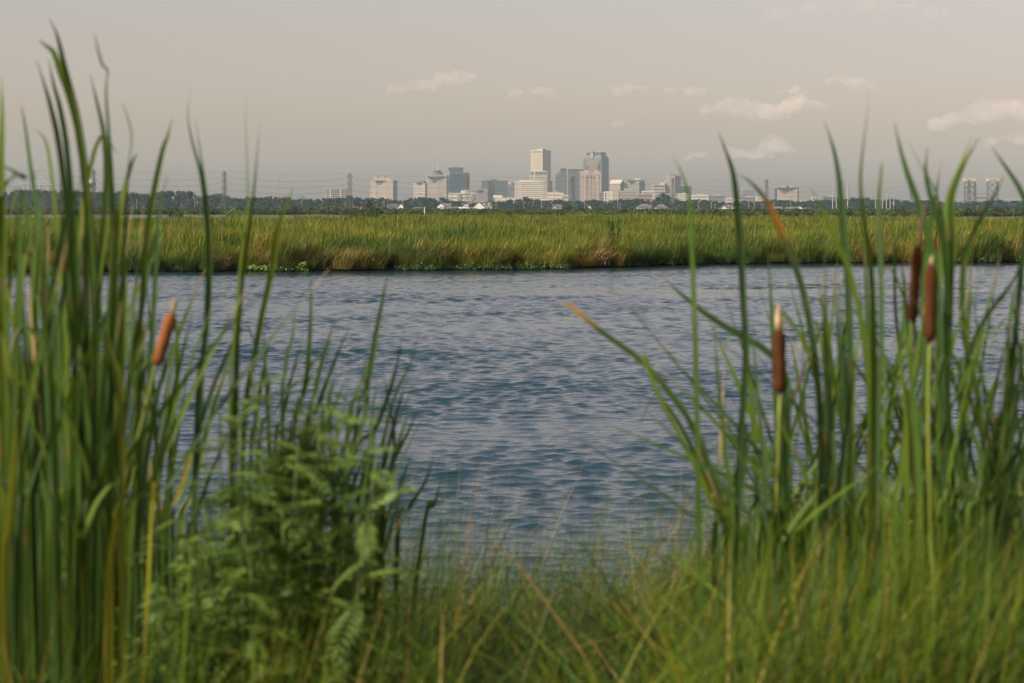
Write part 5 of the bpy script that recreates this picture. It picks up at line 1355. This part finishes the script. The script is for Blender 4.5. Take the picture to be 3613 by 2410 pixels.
for k in range(9):
    px = 880 + k * 55 + rng.uniform(-20, 20); d = rng.uniform(3.7, 4.5); L = []
    for j in range(4):
        tx = px + rng.uniform(60, 260); ty = rng.uniform(1130, 1650)
        L.append(lf([(tx, ty), (tx - (tx - px) * .25, ty + 110), (tx - (tx - px) * .6, ty + 300), (tx - (tx - px) * .85, ty + 520)], rng.uniform(.010, .015), col=rng.choice([(.045, .092, .018), (.06, .11, .016)])))
    cattail(px, d, L, 'slender reed with few thin dark blades leaning over the open water', 'slender reeds leaning over the water')
# ------------------------------------------------------------------ leafy weeds of the near bank
M['ragweed'] = leafmat('ragweed_leaf', base=(.19, .30, .06), transl=.5, rough=.5, vary=.25)
M['weed_stem'] = paint('weed_stem', (.09, .14, .035), .6, .2, 8)
def frond(seed):
    g = random.Random(seed); m = MB(); L = .13; n = 8
    def lobe(o, dr, l, w):
        dr = dr.normalized(); sd = dr.cross(Vector((0, 0, 1))).normalized(); b = len(m.v)
        m.v += [o, o + dr * l * .45 + sd * w, o + dr * l - Vector((0, 0, l * .18)), o + dr * l * .45 - sd * w]; m.f.append((b, b + 1, b + 2, b + 3))
    for i in range(n):
        u = i / (n - 1); x = L * u; z = -.35 * L * u * u; l = L * (.42 - .22 * abs(u - .4)) * g.uniform(.85, 1.15)
        for sg in (-1, 1): lobe(Vector((x, 0, z)), Vector((.55, sg * .85, -.15)), l, l * .17)
    lobe(Vector((L * .8, 0, -.22 * L)), Vector((1, 0, -.35)), L * .45, L * .07)
    b = len(m.v); m.v += [Vector((0, -.0012, 0)), Vector((0, .0012, 0)), Vector((L, .0008, -.35 * L)), Vector((L, -.0008, -.35 * L))]; m.f.append((b, b + 1, b + 2, b + 3))
    return m.mesh('leaf', M['ragweed'])
fr = [frond(s) for s in range(4)]
def ragweed(px, ytop, d, nst, nl, label=None, spread=.10, s0=.85):
    base = P(px, 0, d); base.z = terrain_z(d) + .02
    t = thing('ragweed', label or 'leafy weed with feathery lobed leaves among the near bank grass', 'weed', base, 0, None if label else 'feathery weeds of the near bank')
    ht = CH - (ytop - HY) * d / F - base.z
    for k in range(nst):
        h = ht * (1 if k == 0 else rng.uniform(.86, .98)); dx, dy = rng.gauss(0, spread), rng.gauss(0, spread * .8)
        pts = [Vector((0, 0, 0)), Vector((dx * .35, dy * .35, h * .4)), Vector((dx * .8, dy * .8, h * .75)), Vector((dx + rng.uniform(-.03, .03), dy, h))]
        sp2 = spline(pts, 14); MB().tube(sp2, [.0048 - .0032 * i / 13 for i in range(14)], 6).build('stem', M['weed_stem'], t, True)
        for i in range(nl):
            u = .45 + .55 * (i + rng.random()) / nl; p = spline(pts, 41)[min(40, int(u * 40))]
            s = s0 * rng.uniform(.4, .8) * (1.2 - .4 * max(0, (u - .75) / .25))
            link('leaf', fr[rng.randrange(4)], t, p, (rng.uniform(-.4, .4), rng.uniform(-.7, .45), i * 2.4 + rng.uniform(-.5, .5)), (s, s, s))
ragweed(960, 1295, 3.3, 4, 30, 'tall pale green feathery weed rising in front of the open water', .04, 1.0)
ragweed(1060, 1310, 3.35, 4, 30, 'pale feathery weed leaning out next to the tallest feathery weed', .045, .95)
for (px, yt, d) in ((900, 1345, 3.3), (1010, 1330, 3.25), (1100, 1400, 3.4), (930, 1420, 3.2), (860, 1440, 3.2), (1120, 1500, 3.4), (800, 1640, 3.1), (980, 1560, 3.0), (700, 1780, 3.2), (600, 1760, 3.5), (520, 1800, 3.3), (900, 1800, 2.9), (640, 2000, 2.9), (760, 2050, 2.8), (480, 2080, 2.9), (1000, 1950, 3.2)):
    ragweed(px, yt, max(d, 3.2), 4, 19, None, .08)

# ------------------------------------------------------------------ tall fine grass of the near bank
M['bank_blade'] = leafmat('bank_blade', attr='tint', transl=.35, rough=.5, vary=0, spec=.25)
def top_y(px): return np.interp(px, [-300, 300, 600, 900, 1100, 1300, 1500, 1700, 1900, 2100, 2300, 2450, 2600, 2800, 3000, 3300, 3613, 3900],
                                [1800, 1800, 1720, 1730, 1750, 1810, 1890, 1950, 1980, 1990, 1950, 1850, 1740, 1650, 1590, 1570, 1550, 1550])
parts = []
def bank_grass(N, dmin, dmax, jit, wid, bmean, cols, wts, extra=0, xr=(-350, 3960)):
    px = nr.uniform(*xr, N); d = nr.uniform(dmin, dmax, N); ty = top_y(px) + np.abs(nr.normal(0, jit, N)) - extra
    ztip = CH - (ty - HY) * d / F; gz = np.array([terrain_z(q) for q in d])
    bend = np.abs(nr.normal(bmean, .2, N)).clip(.04, .95)
    h = (ztip - gz) / (1 - bend * .38); ok = h > .25; 
    ld = np.where(nr.random(N) < .6, nr.normal(.05, .5, N), nr.random(N) * 6.283)
    base = np.stack([(px - HX) * d / F - np.cos(ld) * h * bend * .85, d - np.sin(ld) * h * bend * .5, gz], 1)
    base[:, 2] = [terrain_z(q) for q in base[:, 1]]
    h = (ztip - base[:, 2]) / (1 - bend * .38)
    col = pick(cols, wts, N, .45); tip = col * np.array([1.25, 1.15, .8])
    parts.append(blade_arrays(base[ok], h[ok], ld[ok], bend[ok], (wid * nr.uniform(.6, 1.4, N))[ok], 7, col[ok], tip[ok], droop=.12))
GA = [(.052, .112, .010), (.085, .140, .008), (.032, .078, .014), (.15, .165, .010), (.30, .22, .09), (.20, .09, .03)]
bank_grass(6500, 4.6, 7.6, 190, .0056, .32, GA, [4, 4, 3, .8, .35, .1])
bank_grass(2600, 4.6, 7.4, 130, .0034, .20, GA, [4, 3, 3, .6, .4, 0], 170)
bank_grass(2200, 4.4, 6.2, 170, .0060, .22, GA, [4, 4, 3, 1, .4, .2], 60, (2550, 3960))
bank_grass(520, 3.6, 6.5, 170, .0030, .24, GA, [3, 3, 2, 1, 1.6, .3], 430, (1150, 2750))
bank_grass(700, 3.4, 5.5, 150, .0038, .35, GA, [3, 3, 2, 1.5, 1.4, .2], 160, (1150, 2750))
GB = [(.068, .128, .012), (.105, .150, .010), (.040, .090, .018), (.16, .165, .014), (.34, .26, .10)]
bank_grass(1500, 2.6, 3.4, 240, .0042, .36, GB, [4, 4, 3, 1, .5], -150, (900, 3960))
bank_grass(1500, 2.6, 3.4, 260, .0045, .30, GB, [4, 4, 3, 1.2, .4], -60, (2450, 3960))
bank_grass(700, 2.6, 3.4, 260, .0045, .30, GB, [4, 4, 3, 1.2, .6], -200, (-300, 1400))
# arching tussocks: every tuft has one tone and its blades fall outwards
def tuft(px, d, ytop, N, wid, tone):
    gz = terrain_z(d); bx = (px - HX) * d / F; zt = CH - (ytop - HY) * d / F
    th = nr.random(N) * 6.283; r = .10 * np.sqrt(nr.random(N))
    base = np.stack([bx + r * np.cos(th), d + r * np.sin(th), np.full(N, gz)], 1)
    bend = np.abs(nr.normal(.58, .26, N)).clip(.05, 1.1); h = (zt - gz) * nr.uniform(.72, 1.10, N) / (1 - .36 * bend)
    col = pick([tone, tuple(np.array(tone) * np.array((1.4, 1.25, .8))), tuple(np.array(tone) * .6), (.30, .22, .09)], [4, 2, 2, .35], N, .22)
    parts.append(blade_arrays(base, h, np.where(nr.random(N) < .35, nr.normal(0, .6, N), th), bend, wid * nr.uniform(.6, 1.4, N), 8, col, col * np.array([1.25, 1.15, .8]), droop=.34))
TONES = [(.060, .136, .014), (.084, .154, .012), (.036, .094, .020), (.050, .118, .028), (.105, .162, .012), (.14, .160, .016)]
for k in range(60):
    px = rng.uniform(1250, 2600); tuft(px, rng.uniform(3.0, 5.6), float(top_y(px)) + rng.uniform(-40, 230), rng.randrange(80, 140), rng.choice((.0032, .0042, .0055)), rng.choice(TONES))
for k in range(150):
    px = rng.uniform(-300, 3900); d = rng.uniform(2.75, 5.6)
    tuft(px, d, float(top_y(px)) + rng.uniform(-40, 330) + (60 if d < 3.4 else 0), rng.randrange(35, 75), rng.choice((.0045, .006, .0085)), rng.choice(TONES))
for k in range(95):
    px = rng.uniform(2450, 3900); tuft(px, rng.uniform(2.45, 3.4) if k % 3 else rng.uniform(3.4, 4.6), float(top_y(px)) + rng.uniform(-20, 420), rng.randrange(90, 150), rng.choice((.0038, .005, .0065)), rng.choice(TONES))
for k in range(44):
    px = rng.uniform(-200, 1300); tuft(px, rng.uniform(2.7, 3.6), float(top_y(px)) + rng.uniform(60, 420), rng.randrange(30, 60), rng.choice((.005, .007, .009)), rng.choice(TONES))
co, q, c = cat_arrays(parts)
tag(link('bank_grass', np_mesh('bank_grass', co, q, M['bank_blade'], True, c)), 'tall fine green grass crowding the near bank below the reeds', None, None, 'stuff')
# long arching blades tangled over the front
parts = []
N = 420; px = nr.uniform(-200, 3850, N); d = nr.uniform(2.6, 4.0, N); ty = top_y(px) + nr.uniform(-20, 520, N)
zt = CH - (ty - HY) * d / F; bend = nr.uniform(.3, .62, N); gz = np.array([terrain_z(k) for k in d]); h = ((zt - gz) / (1 - bend * .5)).clip(.3, 1.75)
ld = nr.random(N) * 6.283
base = np.stack([(px - HX) * d / F - np.cos(ld) * h * bend * .6, d - np.sin(ld) * h * bend * .3, gz], 1); base[:, 2] = [terrain_z(k) for k in base[:, 1]]
parts.append(blade_arrays(base, h, ld, bend, nr.uniform(.004, .008, N), 10, pick([(.13, .21, .02), (.18, .22, .03), (.09, .16, .03), (.36, .28, .12)], [3, 2, 3, 1], N), droop=.3))
co, q, c = cat_arrays(parts)
tag(link('arching_grass', np_mesh('arching_grass', co, q, M['bank_blade'], True, c)), 'long arching pale green blades tangled over the near grass', None, None, 'stuff')
# dead stalks lying among it
parts = []
N = 110; px = nr.uniform(0, 3613, N); d = nr.uniform(3.2, 4.6, N); ty = nr.uniform(2050, 2420, N)
zt = CH - (ty - HY) * d / F; bend = nr.uniform(.3, .65, N); gz = np.array([terrain_z(k) for k in d]); h = (zt - gz) / (1 - bend * .38)
ld = nr.random(N) * 6.283
base = np.stack([(px - HX) * d / F - np.cos(ld) * h * bend * .8, d - np.sin(ld) * h * bend * .3, gz], 1); base[:, 2] = [terrain_z(k) for k in base[:, 1]]
parts.append(blade_arrays(base, h, ld, bend, nr.uniform(.004, .009, N), 8, pick([TAN, (.38, .24, .10), (.30, .14, .06)], [3, 2, 1], N), droop=.3))
co, q, c = cat_arrays(parts)
tag(link('dead_stalks', np_mesh('dead_stalks', co, q, M['bank_blade'], True, c)), 'scattered tan dead stalks bent over in the near grass', None, None, 'stuff')
